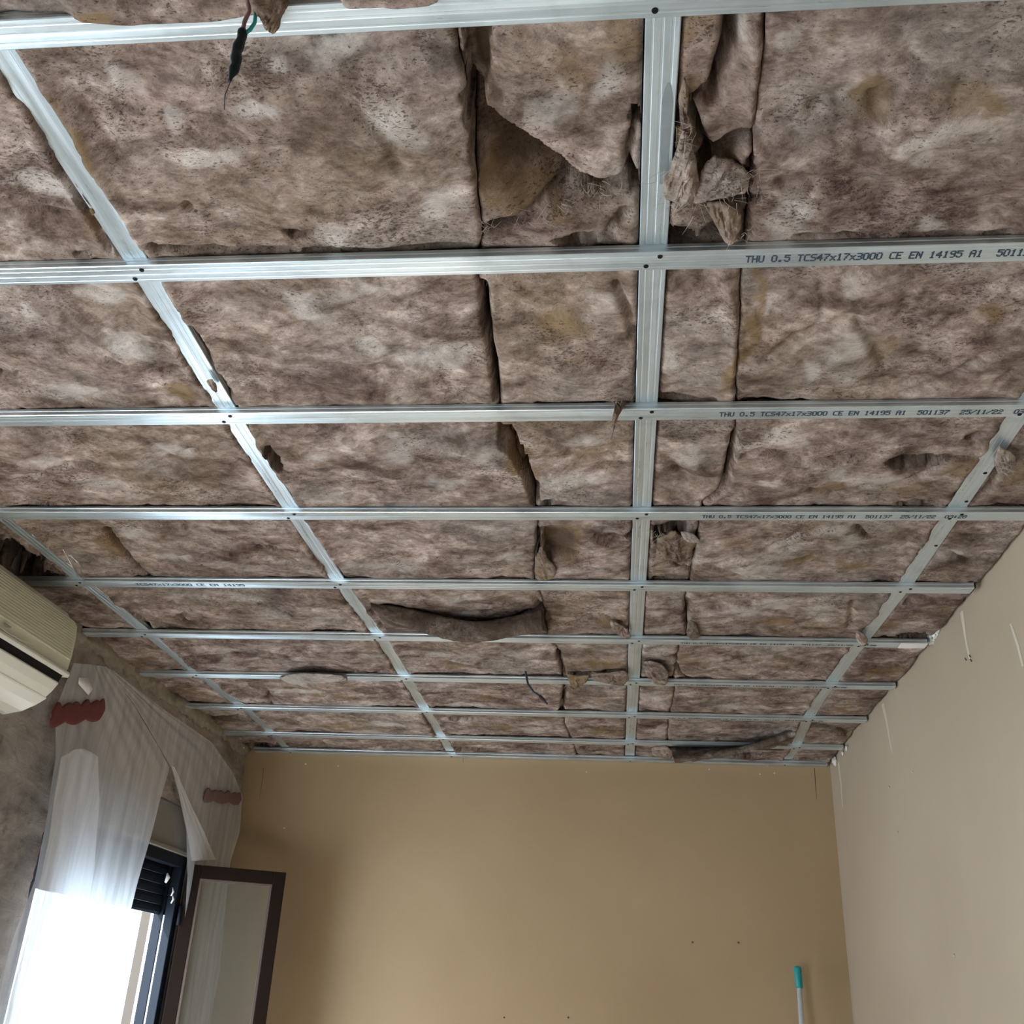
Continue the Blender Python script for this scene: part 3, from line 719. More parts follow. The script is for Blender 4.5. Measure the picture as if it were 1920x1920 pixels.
for a in ((500, 1150, 60, 14), (450, 1120, 50, 8), (600, 1165, 50, 8), (885, 1150, 40, 6), (850, 1120, 60, 8), (1150, 1130, 40, 12), (1240, 1150, 24, 8), (1240, 1180, 30, 8), (1440, 1130, 50, 10), (1540, 1145, 30, 14), (330, 1120, 30, 8), (1380, 1140, 40, 8)): tint(PALE, *a, .8)
for a in ((1130, 1165, 40, 12), (1450, 1165, 60, 8), (1660, 1170, 40, 12), (1760, 1150, 40, 14), (190, 1130, 20, 12)): tint(OCH, *a, .38)
for a in ((1760, 1160, 24, 10), (180, 1120, 40, 14), (350, 1168, 20, 8), (900, 1125, 60, 5)): tint(DRK, *a, .4)
# --- sixth row
hole(332, 1206, 12, 5, .05); cr(.008, .06, (300, 1262), (330, 1257), (380, 1259)); cr(.008, .06, (388, 1257), (425, 1257)); cr(.012, .05, (640, 1262), (670, 1256), (700, 1262), (725, 1254), (742, 1258)); cr(.008, .05, (1592, 1236), (1586, 1240)); hole(1585, 1237, 8, 3, .06)
cr(.008, .03, (1045, 1215), (1052, 1240), (1060, 1270)); hole(1090, 1262, 30, 7, .09); hole(1150, 1255, 20, 4, .06); cr(.008, .05, (1265, 1242), (1275, 1262), (1298, 1275)); cr(.008, .05, (1298, 1275), (1272, 1270)); cr(.01, .012, (1350, 1245), (1450, 1230), (1560, 1260)); cr(.01, .012, (330, 1230), (480, 1220), (640, 1245)); cr(.008, .012, (1620, 1240), (1700, 1250)); cr(.01, .01, (780, 1230), (900, 1250), (1040, 1240)); hole(900, 1243, 8, 3, .02)
for a in ((440, 1215, 60, 8), (420, 1240, 40, 10), (850, 1225, 60, 6), (980, 1225, 40, 5), (1420, 1220, 60, 10), (1400, 1255, 50, 8), (1240, 1225, 24, 16), (560, 1235, 50, 10), (700, 1225, 40, 8), (1130, 1225, 40, 6)): tint(PALE, *a, .7)
for a in ((250, 1240, 60, 14), (860, 1250, 80, 6), (1130, 1245, 40, 10), (1290, 1235, 20, 14), (1500, 1245, 60, 8), (1660, 1250, 50, 14)): tint(OCH, *a, .38)
# --- seventh row
cr(.010, .07, (398, 1325), (425, 1323), (440, 1318)); hole(485, 1325, 34, 6, .11); cr(.008, .04, (450, 1305), (490, 1318), (520, 1326)); cr(.006, .03, (498, 1285), (506, 1305), (510, 1325)); cr(.008, .04, (1060, 1285), (1056, 1310), (1052, 1335)); cr(.008, .06, (1060, 1288), (1080, 1292), (1110, 1290)); cr(.006, .05, (1020, 1334), (1052, 1334)); cr(.008, .05, (1495, 1342), (1530, 1338)); cr(.006, .04, (1210, 1334), (1245, 1336)); cr(.01, .01, (600, 1300), (700, 1310), (780, 1300)); cr(.01, .01, (1330, 1310), (1450, 1325)); cr(.01, .012, (860, 1300), (950, 1310), (1030, 1320)); cr(.006, .05, (1100, 1290), (1180, 1288))
for a in ((560, 1295, 50, 6), (400, 1300, 30, 8), (700, 1320, 60, 5), (880, 1322, 60, 4), (1230, 1310, 24, 14), (1380, 1325, 60, 6), (1110, 1325, 40, 6), (1400, 1296, 40, 5)): tint(PALE, *a, .8)
for a in ((360, 1300, 40, 14), (1340, 1310, 50, 8), (620, 1305, 60, 5), (1580, 1325, 40, 10), (900, 1305, 60, 5)): tint(OCH, *a, .38)
# --- eighth row
cr(.030, .05, (385, 1347), (430, 1343), (478, 1342)); hole(540, 1340, 12, 3, .05); cr(.010, .08, (522, 1371), (545, 1374), (572, 1374)); cr(.008, .04, (478, 1350), (500, 1362), (520, 1372)); hole(868, 1350, 26, 4, .05); cr(.018, .10, (1258, 1376), (1330, 1384), (1420, 1380), (1470, 1370)); cr(.008, .04, (1218, 1388), (1250, 1392)); cr(.006, .04, (700, 1386), (900, 1390)); cr(.008, .03, (1570, 1365), (1590, 1378), (1610, 1370)); hole(1240, 1345, 6, 3, .03)
for a in ((520, 1358, 40, 5), (740, 1355, 60, 4), (700, 1370, 50, 4), (1000, 1370, 50, 5), (1230, 1370, 24, 10), (440, 1365, 40, 6)): tint(PALE, *a, .8)
for a in ((640, 1362, 60, 6), (920, 1362, 60, 8), (1130, 1368, 40, 8), (1570, 1380, 40, 14)): tint(OCH, *a, .38)
for a in ((430, 1345, 46, 7), (1530, 1360, 30, 6)): tint(DRK, *a, .7)
# --- last strip before the back wall
hole(485, 1394, 44, 7, .12); hole(590, 1394, 22, 4, .07); cr(.012, .06, (650, 1399), (760, 1400), (900, 1402)); hole(870, 1402, 34, 4, .07); hole(1530, 1421, 40, 3, .08); hole(1400, 1412, 30, 6, .09); cr(.012, .06, (1080, 1408), (1180, 1412)); hole(1100, 1402, 12, 3, .06)

def height(X, Y, seed):
    """offset of the batt's underside, positive up"""
    z = .0105 * fbm(X * 3.1 + seed, Y * 3.7, 11 + seed, 3) + .0065 * fbm(X * 9, Y * 12 + seed, 21 + seed, 3)
    wx = X + .05 * fbm(X * 5, Y * 5, 31 + seed, 2); wy = Y + .05 * fbm(X * 5, Y * 5, 41 + seed, 2)
    rd = 1 - np.abs(fbm(wx * 7, wy * 12, 51 + seed, 3)) * 2.6
    z = z + .0060 * np.clip(rd, 0, 1) ** 3
    z = z + .0020 * fbm(X * 45, Y * 60, 61 + seed, 3)
    x0, x1, y0, y1 = X.min(), X.max(), Y.min(), Y.max()
    for P, w_, d_, tp in CREASE:
        xs_ = [p[0] for p in P]; ys_ = [p[1] for p in P]; g = .12
        if max(xs_) < x0 - g or min(xs_) > x1 + g or max(ys_) < y0 - g or min(ys_) > y1 + g: continue
        wob = .35 * w_ * fbm(X * 40, Y * 40, 71, 2)
        d, t = seg_dist(X, Y, P); d = np.maximum(d + wob, 0)
        e = np.exp(-(d / w_) ** 2 * 1.2)
        if tp: e = e * sstep(0, .12, t) * (1 - sstep(.88, 1, t)) if d_ > 0 else e
        z = z + d_ * e
    for E, P, d_, fall in RAMP:
        xs_ = [p[0] for p in P]; ys_ = [p[1] for p in P]
        if max(xs_) < x0 or min(xs_) > x1 or max(ys_) < y0 or min(ys_) > y1: continue
        m = inside(X, Y, P)
        d, t = seg_dist(X, Y, E)
        z = z + np.where(m, d_ * (1 - sstep(0, fall, d)), 0)
    for cx_, cy_, rx, ry, d_ in HOLE:
        rx = max(rx, .006); ry = max(ry, .006)
        if cx_ + 2 * rx < x0 or cx_ - 2 * rx > x1 or cy_ + 2 * ry < y0 or cy_ - 2 * ry > y1: continue
        q = np.sqrt(((X - cx_) / rx) ** 2 + ((Y - cy_) / ry) ** 2) + .55 * fbm(X * 34, Y * 34, 81, 4, .6)
        z = z + d_ * (1 - sstep(.80, 1.05, q))
    return z

def edge_noise(t, seed, amp):
    return amp * (fbm(t * 9 + seed, np.full_like(t, seed * 1.7), seed, 4, .6) + .5 * fbm(t * 30, np.full_like(t, seed * .3), seed + 5, 3))
WOFF = .020
def batt(xl, xr, y0, y1, seed, step, over_l=None, over_r=None, lip=None, nearpad=None):
    """xl, xr: functions of y. over_*: overlap onto a runner (edge passes below its face)"""
    far0 = y0
    nu = max(6, int((float(xr(np.array([(y0 + y1) / 2]))[0]) - float(xl(np.array([(y0 + y1) / 2]))[0])) / step))
    if y1 - y0 > 1:
        vs = np.concatenate([np.linspace(y0, y1 - .5, 25)[:-1], np.linspace(y1 - .5, y1, int(.5 / step))])
    else:
        vs = np.linspace(y0, y1, max(6, int((y1 - y0) / step)))
    nv = len(vs)
    s = np.linspace(0, 1, nu)
    YY = np.repeat(vs[:, None], nu, 1)
    ea = .010
    l = xl(vs) + edge_noise(vs, seed + 1, ea if over_l else .0); r = xr(vs) + edge_noise(vs, seed + 2, ea if over_r else .0)
    XX = l[:, None] + (r - l)[:, None] * s[None, :]
    if lip is not None:      # far edge hangs below the channel with a ragged line
        ext = lip(XX[-1]); tt = sstep(y1 - .16, y1, YY)
        YY = YY + ext[None, :] * tt
    z = height(XX, YY, seed)
    # pillow: sag between supports, rounded edges
    t = np.clip((YY - y0) / (y1 - y0), 0, 1) if y1 - y0 < 1 else np.clip((YY - (y1 - .5)) / .5, 0, 1)
    sag = .010 * np.sin(np.pi * t) ** .7 * (0.6 + .6 * fbm(XX * 2, YY * 2, 91 + seed, 2))
    z = z - sag
    dl = XX - l[:, None]; dr = r[:, None] - XX
    for d, ov in ((dl, over_l), (dr, over_r)):
        rad = .016 if ov else .009
        q = np.clip(d / rad, 0, 1); z = z + rad * .8 * (1 - np.sqrt(1 - (1 - q) ** 2 + 1e-9))
    dn = YY - y0 if nearpad is None else YY - y0
    df = y1 - YY
    if lip is None:
        q = np.clip(df / .02, 0, 1); z = z + .008 * (1 - q) ** 2
    # clear the channels: underside never below the channel tops there
    base = WOFF
    zz = base + z
    nearch = np.minimum(np.abs(YY - y0), np.abs(YY - y1)) < .030
    if lip is None:
        zz = np.where(nearch, np.maximum(zz, .0185), zz)
    else:
        zz = np.where(np.abs(YY - y0) < .03, np.maximum(zz, .0185), zz)
        k = sstep(y1 - .13, y1 - .03, YY) * sstep(-.0195, -.0150, np.repeat(ext[None, :], nv, 0))
        zz = zz * (1 - k) + (-.004 + .004 * fbm(XX * 20, YY * 20, 7, 2)) * k
    # dip below runner faces where the edge laps over them
    for d, ov in ((dl, over_l), (dr, over_r)):
        if ov is not None:
            e = np.clip(1 - d / .03, 0, 1) ** 1.2
            zz = zz - e * .012
            if lip is None:
                zz = np.where(nearch, np.maximum(zz, .0165), zz)
    P = np.stack([XX, YY, ZC + zz], -1).reshape(-1, 3)
    faces = grid_faces(nu, nv, True)
    ring = [i for i in range(nu)] + [j * nu + nu - 1 for j in range(1, nv)] + [(nv - 1) * nu + i for i in range(nu - 2, -1, -1)] + [j * nu for j in range(nv - 2, 0, -1)]
    P = P.tolist(); prev = ring; m = len(ring)
    cxm = (float(l.mean()) + float(r.mean())) / 2; cym = (y0 + y1) / 2
    for hh, ins in ((.022, .001), (.060, .004), (.095, .008)):
        cur = []
        for idx in ring:
            p = P[idx]
            zt = max(p[2] + hh * .5, ZC + .02 + hh)
            cur.append(len(P))
            P.append([p[0] + (ins if p[0] < cxm else -ins) + random.uniform(-.002, .002), p[1] + (ins if p[1] < cym else -ins), zt])
        for i in range(m):
            faces.append((prev[i], prev[(i + 1) % m], cur[(i + 1) % m], cur[i]))
        prev = cur
    # top: flat cap fan
    c = len(P); P.append([cxm, cym, ZC + .125])
    for i in range(m): faces.append((prev[i], prev[(i + 1) % m], c))
    return np.array(P), faces
def put_tint(me, P):
    n = len(P); X = P[:, 0]; Y = P[:, 1]
    col = np.zeros((n, 4), dtype=np.float32); col[:, 3] = 1
    for ch, cx_, cy_, rx, ry, s_ in TINT:
        if cx_ + 1.6 * rx < X.min() or cx_ - 1.6 * rx > X.max() or cy_ + 1.6 * ry < Y.min() or cy_ - 1.6 * ry > Y.max(): continue
        WX = X + .045 * fbm(X * 9, Y * 9, 101, 3); WY = Y + .035 * fbm(X * 9, Y * 9, 111, 3)
        q = np.sqrt(((WX - cx_) / rx) ** 2 + ((WY - cy_) / ry) ** 2) + .4 * fbm(X * 18, Y * 18, 121, 3)
        col[:, ch] = np.maximum(col[:, ch], s_ * (1 - sstep(.1, 1.5, q)))
    at = me.color_attributes.new('tint', 'FLOAT_COLOR', 'POINT')
    at.data.foreach_set('color', col.ravel())

def const(v): return lambda y: np.full_like(y, v, dtype=float)
def rl(k, side): return lambda y: runx(k, y) + side
GAP = .0215
s1x = lambda y: np.interp(y, [.4, 1.04, 1.34, 1.44, 1.64, 1.89, 1.96, 2.22, 2.36, 2.48, 2.86, 3.0, 3.38, 3.52, 3.88, 4.03, 4.4, 4.63, 4.94, 5.3], [-.206, -.215, -.231, -.252, -.248, -.260, -.265, -.229, -.215, -.217, -.253, -.242, -.249, -.220, -.214, -.221, -.243, -.242, -.218, -.21]) + .004 * fbm(y * 22, y * 0, 77, 3)
s2x = lambda y: np.interp(y, [.4, .92, 1.36, 1.46, 1.84, 1.97, 2.25, 2.34, 2.48, 2.88, 3.0, 3.36, 3.5, 3.86, 4.08, 4.41, 5.0], [.19, .19, .21, .216, .246, .257, .259, .214, .213, .212, .207, .238, .213, .211, .228, .221, .235]) + .004 * fbm(y * 22, y * 0 + 5, 78, 3)
COLS = [  # left function, right function, overlaps, words
    (const(XL + .012), rl(0, -GAP), None, 1, 'against the left wall'),
    (rl(0, GAP), rl(1, -GAP), 1, 1, 'left of the bright left runner'),
    (rl(1, GAP), lambda y: s1x(y) - .0008, 1, None, 'wide batt right of the bright left runner'),
    (lambda y: s1x(y) + .0008, rl(2, -GAP - .004), None, None, 'narrow batt just left of the central runner'),
    (rl(2, GAP + .004), lambda y: s2x(y) - .0008, None, None, 'slim batt just right of the central runner'),
    (lambda y: s2x(y) + .0008, rl(3, -GAP), None, 1, 'wide batt left of the right runner'),
    (rl(3, GAP), const(XR - .004), None, None, 'small batt against the right wall')]
ROWN = ['top edge strip', 'first full row', 'second full row', 'third full row', 'fourth full row', 'fifth full row', 'sixth full row', 'seventh full row', 'eighth full row', 'strip by the back wall']
SPECIAL = {(1, 3): 'brown wool batt with a dark ochre triangular pocket, left of the central runner',
           (1, 4): 'crumpled torn brown wool batt beside the rubbed mark on the central runner',
           (5, 2): 'brown wool batt with a long curved flap sagging open near the middle',
           (8, 5): 'brown wool batt with a long dark flap hanging near the back right corner',
           (4, 1): 'brown wool batt with a dark slanting joint beside the air conditioner',
           (3, 5): 'wide brown wool batt with a black torn hole left of the right runner',
           (4, 4): 'small torn brown wool batt with a ragged dark hole, right of the central runner',
           (4, 3): 'narrow brown wool batt with a square brown recess, left of the central runner'}
BATTS = {}
ybound = [YN + .02] + ROWY + [YB - .004]
for r in range(10):
    y0 = ybound[r] + .003; y1 = ybound[r + 1] - .003
    step = .0052 if r <= 2 else (.0062 if r <= 4 else .0072)
    for c, (xl, xr, ol, orr, words) in enumerate(COLS):
        if r == 4 and c == 0: pass
        lip = None
        if r == 0 and c == 2:
            def lip(x):
                px_ = np.interp(x, [-.80, -.74, -.70, -.64, -.56, -.50, -.47, -.45, -.37, -.34, -.29, -.24, -.22], [-.020, -.020, -.014, -.006, -.005, -.007, -.013, -.020, -.020, -.015, -.010, -.012, -.020])
                return px_ + .0020 * fbm(x * 40, x * 0, 3, 2)
        stp = step
        if (r <= 1 and c in (0,)) or (r == 0 and c in (6,)): stp = .02
        P, fc = batt(xl, xr, y0, y1, r * 7 + c, stp, ol, orr, lip)
        org = (float(P[:, 0].mean()), (max(y0, .4) + y1) / 2, ZC + .03)
        o = mesh_obj('insulation_batt', P, fc, WOOL, origin=org)
        put_tint(o.data, P)
        lab = SPECIAL.get((r, c)) or (('brown wool ' if 'batt' not in words else 'brown ') + (words if 'batt' in words else 'batt ' + words) + ', ' + ROWN[r])
        tag(o, lab, 'insulation', 'mineral wool batts between the ceiling channels')
        BATTS[(r, c)] = o

# ---- loose flaps and torn tufts, parts of their batts
def set_wool(o, tints=(0, 0, 0)):
    n = len(o.data.vertices); at = o.data.color_attributes.new('tint', 'FLOAT_COLOR', 'POINT')
    at.data.foreach_set('color', np.tile(np.array([*tints, 1], dtype=np.float32), n))
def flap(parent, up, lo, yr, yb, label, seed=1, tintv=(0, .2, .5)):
    """hanging strip: cut edge between the upper and lower rim, underside running back to the ceiling"""
    n = 90
    def curve(pts):
        W = []
        for i, (a, b_) in enumerate(pts):
            t = i / (len(pts) - 1); y = yr[0] + (yr[1] - yr[0]) * math.sin(math.pi * t) if len(yr) == 2 else np.interp(t, np.linspace(0, 1, len(yr)), yr)
            W.append(on_y(a, b_, y))
        W = np.array(W); tt = np.linspace(0, 1, len(W)); q = np.linspace(0, 1, n)
        out = np.stack([np.interp(q, tt, W[:, k]) for k in range(3)], -1)
        ker = np.ones(9) / 9
        for k in range(3):
            pad = np.pad(out[:, k], 4, 'edge'); out[:, k] = np.convolve(pad, ker, 'valid')
        return out
    U_, L_ = curve(up), curve(lo)
    q = np.linspace(0, 1, n)
    back = L_.copy(); back[:, 1] = yb; back[:, 2] = ZC + .012
    top = U_.copy(); top[:, 1] = yb + .0; top[:, 2] = ZC + .035
    rows = []
    for t in np.linspace(0, 1, 7): rows.append(top * (1 - t) + U_ * t)
    for t in np.linspace(0, 1, 8)[1:]:
        e = U_ * (1 - t) + L_ * t
        e[:, 1] += -.010 * math.sin(math.pi * t) + .006 * fbm(q * 30, np.full(n, t * 5), seed, 3)
        e[:, 2] += .004 * fbm(q * 24, np.full(n, t * 3.0), seed + 9, 3)
        rows.append(e)
    for t in np.linspace(0, 1, 12)[1:]:
        e = L_ * (1 - t) + back * t
        e[:, 2] += .005 * fbm(q * 12, np.full(n, t * 4), seed + 3, 3) * math.sin(math.pi * t)
        rows.append(e)
    V = np.concatenate(rows); nv = len(rows)
    f = grid_faces(n, nv)
    m = n
    f += [((nv - 1) * n + i, (nv - 1) * n + i + 1, i + 1, i) for i in range(n - 1)]
    f += [tuple(j * n for j in range(nv)), tuple(j * n + n - 1 for j in range(nv))[::-1]]
    o = mesh_obj('sagging_flap', V, f, WOOL, parent); set_wool(o, tintv)
    o['label'] = label
    return o
flap(BATTS[(5, 2)], [(692, 1129), (730, 1134), (790, 1146), (850, 1160), (890, 1166), (930, 1163), (975, 1153), (1020, 1140)],
     [(694, 1138), (725, 1160), (770, 1178), (820, 1194), (862, 1204), (910, 1203), (965, 1194), (1022, 1178)], (3.09, 3.13), 3.34, 'long curved flap of brown wool hanging open')
flap(BATTS[(8, 5)], [(1258, 1417), (1300, 1415), (1340, 1409), (1390, 1400), (1430, 1388), (1465, 1374), (1492, 1368)],
     [(1262, 1430), (1300, 1428), (1340, 1422), (1390, 1413), (1430, 1402), (1470, 1388), (1494, 1378)], (4.86, 4.80, 4.72, 4.60), 5.0, 'long drooping brown flap', 6)

def rag(name, parent, pts, thick, seed, tints=(.0, 0, 0), label=None, ridges=0):
    thick = thick * .7
    """soft torn lump: outline of world points, pillowed on both sides"""
    P = np.array(pts); n0 = len(P); n = n0 * 12
    tt = np.arange(n) / 12.0; i0 = np.floor(tt).astype(int) % n0; i1 = (i0 + 1) % n0; fr = (tt - np.floor(tt))[:, None]
    out = P[i0] * (1 - fr) + P[i1] * fr
    sm = out
    for _ in range(8): sm = (np.roll(sm, 1, 0) + sm * 2 + np.roll(sm, -1, 0)) / 4
    cen = P.mean(0)
    _, _, vt = np.linalg.svd(P - cen); nrm = vt[2]
    if nrm @ (cen - np.array([0, 0, EYE])) > 0: nrm = -nrm
    size = np.linalg.norm(P - cen, axis=1).mean()
    rad = sm - cen
    sm = cen + rad * (1 + .16 * fbm(tt * 1.3, tt * 0, seed, 5, .65))[:, None]
    rings = 16; V = [cen + nrm * thick]; F = []
    def ringpts(k, sgn):
        t = k / rings
        base = cen + (sm - cen) * t
        hgt = thick * math.sqrt(max(0, 1 - t * t)) * sgn
        hn = thick * .55 * fbm(base[:, 0] / size * 2.4 + seed, base[:, 2] / size * 2.4 + base[:, 1] / size * 2.4, seed + 2, 4, .6)
        hn = hn + .0035 * fbm(base[:, 0] * 70 + seed, (base[:, 2] + base[:, 1]) * 70, seed + 8, 4, .65)
        uu = (base - cen) @ vt[0] / size; vv_ = (base - cen) @ vt[1] / size
        hn = hn + thick * .75 * (1 - 2.4 * np.abs(fbm(uu * 1.2 + seed + .5 * vv_, vv_ * 5 + .8 * uu, seed + 12, 3))) * (1 - t ** 3)
        if ridges: hn = hn + thick * .4 * np.sin(ridges * np.arctan2(base[:, 2] - cen[2], base[:, 0] - cen[0]) + 3 * t)
        return base + nrm * (hgt + hn * (1 - t * .3))[:, None]
    for k in range(1, rings + 1): V += list(ringpts(k, 1))
    for i in range(n): F.append((0, 1 + i, 1 + (i + 1) % n))
    for k in range(rings - 1):
        for i in range(n): F.append((1 + k * n + i, 1 + (k + 1) * n + i, 1 + (k + 1) * n + (i + 1) % n, 1 + k * n + (i + 1) % n))
    b0 = len(V)
    for k in range(rings - 1, 0, -1): V += list(ringpts(k, -1))
    V.append(cen - nrm * thick)
    last = 1 + (rings - 1) * n
    prev = last
    for k in range(rings - 1):
        cur = b0 + k * n
        for i in range(n): F.append((prev + i, cur + i, cur + (i + 1) % n, prev + (i + 1) % n))
        prev = cur
    for i in range(n): F.append((prev + i, len(V) - 1, prev + (i + 1) % n))
    o = mesh_obj(name, np.array(V), F, WOOL, parent); set_wool(o, tints)
    if label: o['label'] = label
    return o
def pz(dz, *pts):   # pixels onto a horizontal plane dz above the channel faces
    return [on_z(a, b_, H + dz) for a, b_ in pts]
def py_(Y, *pts): return [on_y(a, b_, Y) for a, b_ in pts]
B = BATTS
# crumple beside the central runner
rag('torn_tuft', B[(1, 4)], pz(.004, (1262, 300), (1280, 240), (1296, 262), (1306, 300), (1312, 350), (1300, 385), (1270, 388), (1245, 372), (1242, 345)), .014, 3, (.45, 0, 0), 'pale frayed fold of wool over the runner', 3)
rag('torn_tuft', B[(1, 5)], pz(.010, (1340, 292), (1372, 300), (1405, 322), (1408, 350), (1370, 366), (1320, 374), (1290, 384), (1300, 345), (1318, 312)), .014, 5, (.55, 0, 0), 'pale twisted tuft of wool', 4)
rag('torn_tuft', B[(1, 4)], pz(.012, (1283, 145), (1292, 170), (1290, 205), (1302, 245), (1290, 262), (1276, 235), (1272, 185)), .008, 9, (.3, .3, 0), None, 2)
rag('torn_tuft', B[(1, 4)], pz(.010, (1318, 378), (1350, 376), (1385, 392), (1392, 425), (1376, 462), (1352, 446), (1338, 415)), .012, 12, (.2, .2, 0), None, 3)
# blob hanging over the first channel next to the wires
rag('torn_tuft', B[(0, 2)], pz(-.014, (462, -10), (545, -10), (540, 12), (528, 30), (526, 48), (512, 62), (497, 54), (490, 30), (470, 15)), .013, 15, (0, .4, .1), 'brown tuft hanging over the nearest channel', 2)
# wisps hanging in front of the second channel
rag('torn_tuft', B[(2, 3)], py_(1.86, (1162, 722), (1180, 712), (1190, 716), (1190, 738), (1176, 742), (1160, 750), (1152, 742)), .010, 18, (.7, 0, 0), 'pale wisp of wool')
rag('torn_tuft', B[(2, 3)], py_(1.855, (1158, 742), (1182, 736), (1176, 752), (1162, 775), (1153, 800), (1146, 826), (1142, 822), (1146, 790), (1152, 762)), .006, 21, (.3, .4, 0), 'thin brown wisp hanging over the channel', 2)
# others
rag('torn_tuft', B[(4, 4)], pz(.012, (1232, 1010), (1262, 992), (1285, 1005), (1308, 1012), (1300, 1035), (1280, 1060), (1256, 1048), (1228, 1056)), .014, 24, (.35, .3, 0), 'crumpled torn wool', 4)
rag('torn_tuft', B[(4, 4)], pz(.006, (1276, 995), (1300, 1000), (1312, 1014), (1296, 1018), (1280, 1010)), .006, 27, (.7, 0, 0))
rag('torn_tuft', B[(4, 3)], pz(.008, (1004, 1040), (1016, 1020), (1030, 1050), (1045, 1070), (1030, 1088), (1010, 1090), (1001, 1070)), .010, 30, (.3, .3, 0))
rag('torn_tuft', B[(5, 3)], pz(.0, (1142, 1160), (1160, 1168), (1178, 1180), (1184, 1192), (1174, 1200), (1158, 1190), (1146, 1178)), .008, 33, (.3, .2, 0))
rag('torn_tuft', B[(5, 5)], pz(.004, (1290, 1160), (1302, 1165), (1308, 1178), (1314, 1192), (1298, 1200), (1288, 1192)), .008, 36, (.2, .3, .2))
rag('torn_tuft', B[(5, 5)], pz(-.004, (1606, 1180), (1620, 1186), (1628, 1198), (1624, 1212), (1612, 1208), (1604, 1196)), .008, 37, (.2, .1, .1))
rag('torn_tuft', B[(6, 3)], pz(-.004, (1062, 1262), (1082, 1268), (1108, 1266), (1100, 1280), (1082, 1292), (1068, 1285)), .010, 39, (.0, .7, .1), 'brown torn corner drooping over the channel')
rag('torn_tuft', B[(6, 3)], pz(-.002, (1108, 1264), (1140, 1262), (1172, 1256), (1180, 1272), (1170, 1288), (1140, 1282), (1112, 1276)), .010, 42, (.2, .2, .1))
rag('torn_tuft', B[(6, 4)], pz(-.002, (1206, 1240), (1236, 1240), (1254, 1262), (1250, 1282), (1228, 1284), (1210, 1266)), .009, 45, (.3, .1, 0))
rag('torn_tuft', B[(6, 2)], pz(-.006, (520, 1270), (560, 1262), (640, 1266), (650, 1276), (600, 1280), (540, 1284)), .007, 48, (.9, 0, 0), 'pale grey fibres lying over the channel')
rag('torn_tuft', B[(9, 4)], pz(-.004, (1222, 1402), (1250, 1398), (1262, 1408), (1260, 1424), (1240, 1422), (1224, 1416)), .010, 51, (.3, .1, 0))
rag('torn_tuft', B[(3, 5)], pz(.002, (1872, 836), (1896, 846), (1908, 862), (1896, 886), (1872, 892), (1862, 870)), .008, 54, (.6, .1, 0), 'pale fluff lying over the right runner')
rag('torn_tuft', B[(2, 1)], pz(.004, (386, 712), (398, 710), (406, 722), (408, 738), (398, 732)), .006, 57, (.1, 0, .2))
# stray fibres at torn places
rnd = random.Random(4)
def fibres(parent, pts, n, ln, col):
    ln = ln * .6
    mb = MB()
    for i in range(n):
        a = np.array(rnd.choice(pts)) + np.array([rnd.uniform(-.02, .02), rnd.uniform(-.02, .02), rnd.uniform(-.006, .004)])
        d = np.array([rnd.gauss(0, 1), rnd.gauss(0, 1), rnd.gauss(-.5, .5)]); d /= np.linalg.norm(d)
        e = np.array([rnd.gauss(0, 1), rnd.gauss(0, 1), rnd.gauss(0, .5)]) * ln * .3; L_ = ln * rnd.uniform(.5, 1.3)
        P = [a + d * L_ * t + e * t * t * 1.6 for t in (0, .25, .5, .75, 1)]
        mb.add(*tube_vf(P, [.0003, .0003, .00026, .0002, .0001], 3, False))
    o = mb.build('loose_fibres', col, parent); o['kind'] = 'stuff'
FIB = simple('wool_fibre', (.46, .39, .34), .9)
fibres(B[(1, 4)], pz(.0, (1250, 350), (1262, 380), (1290, 385), (1275, 250), (1262, 330)), 90, .035, FIB)
fibres(B[(1, 5)], pz(.0, (1330, 365), (1400, 330), (1380, 365), (1390, 440)), 60, .03, FIB)
fibres(B[(2, 3)], [tuple(p) for p in py_(1.85, (1175, 730), (1165, 755), (1150, 800))], 60, .03, FIB)
fibres(B[(1, 3)], pz(.012, (905, 428), (985, 412), (1060, 390), (1110, 355), (1150, 350)), 80, .03, FIB)
fibres(B[(4, 4)], pz(.006, (1230, 1000), (1290, 1010), (1300, 1050)), 60, .04, FIB)
fibres(B[(3, 5)], pz(.002, (1880, 860), (1890, 880), (1865, 880), (1430, 845), (1500, 858)), 50, .035, FIB)
fibres(B[(6, 3)], pz(-.004, (1070, 1285), (1150, 1275), (1175, 1270)), 50, .045, FIB)

# ------------------------------------------------------------------ wall marks
def strip(name, parent, pts, wds, mat, nrm, off, label=None):
    v = []; n = len(pts)
    for p, w_ in zip(pts, wds):
        p = np.array(p)
        s = np.array([0, w_, 0]) if abs(nrm[0]) > .5 else np.array([w_, 0, 0])
        for k, h_ in ((-1, 0), (-.5, .8), (.5, .8), (1, 0)): v.append(p + s * k + np.array(nrm) * off * (h_ + .05))
    f = [(4 * i + k, 4 * i + k + 1, 4 * i + 5 + k, 4 * i + 4 + k) for i in range(n - 1) for k in range(3)]
    o = mesh_obj(name, v, f, mat, parent)
    if label: o['label'] = label
    return o
DRIP = simple('dried_drip', (.60, .535, .44), .5, 0, .06, 30); MARK = simple('dark_mark', (.10, .07, .045), .8)
rw = [(1803, 1148), (1808, 1180), (1813, 1210), (1819, 1236)]
strip('plaster_drip', wr, [on_x(a, b_, XR - .0005) for a, b_ in rw], [.014, .010, .006, .008], DRIP, (-1, 0, 0), .003, 'pale drip mark on the beige wall')
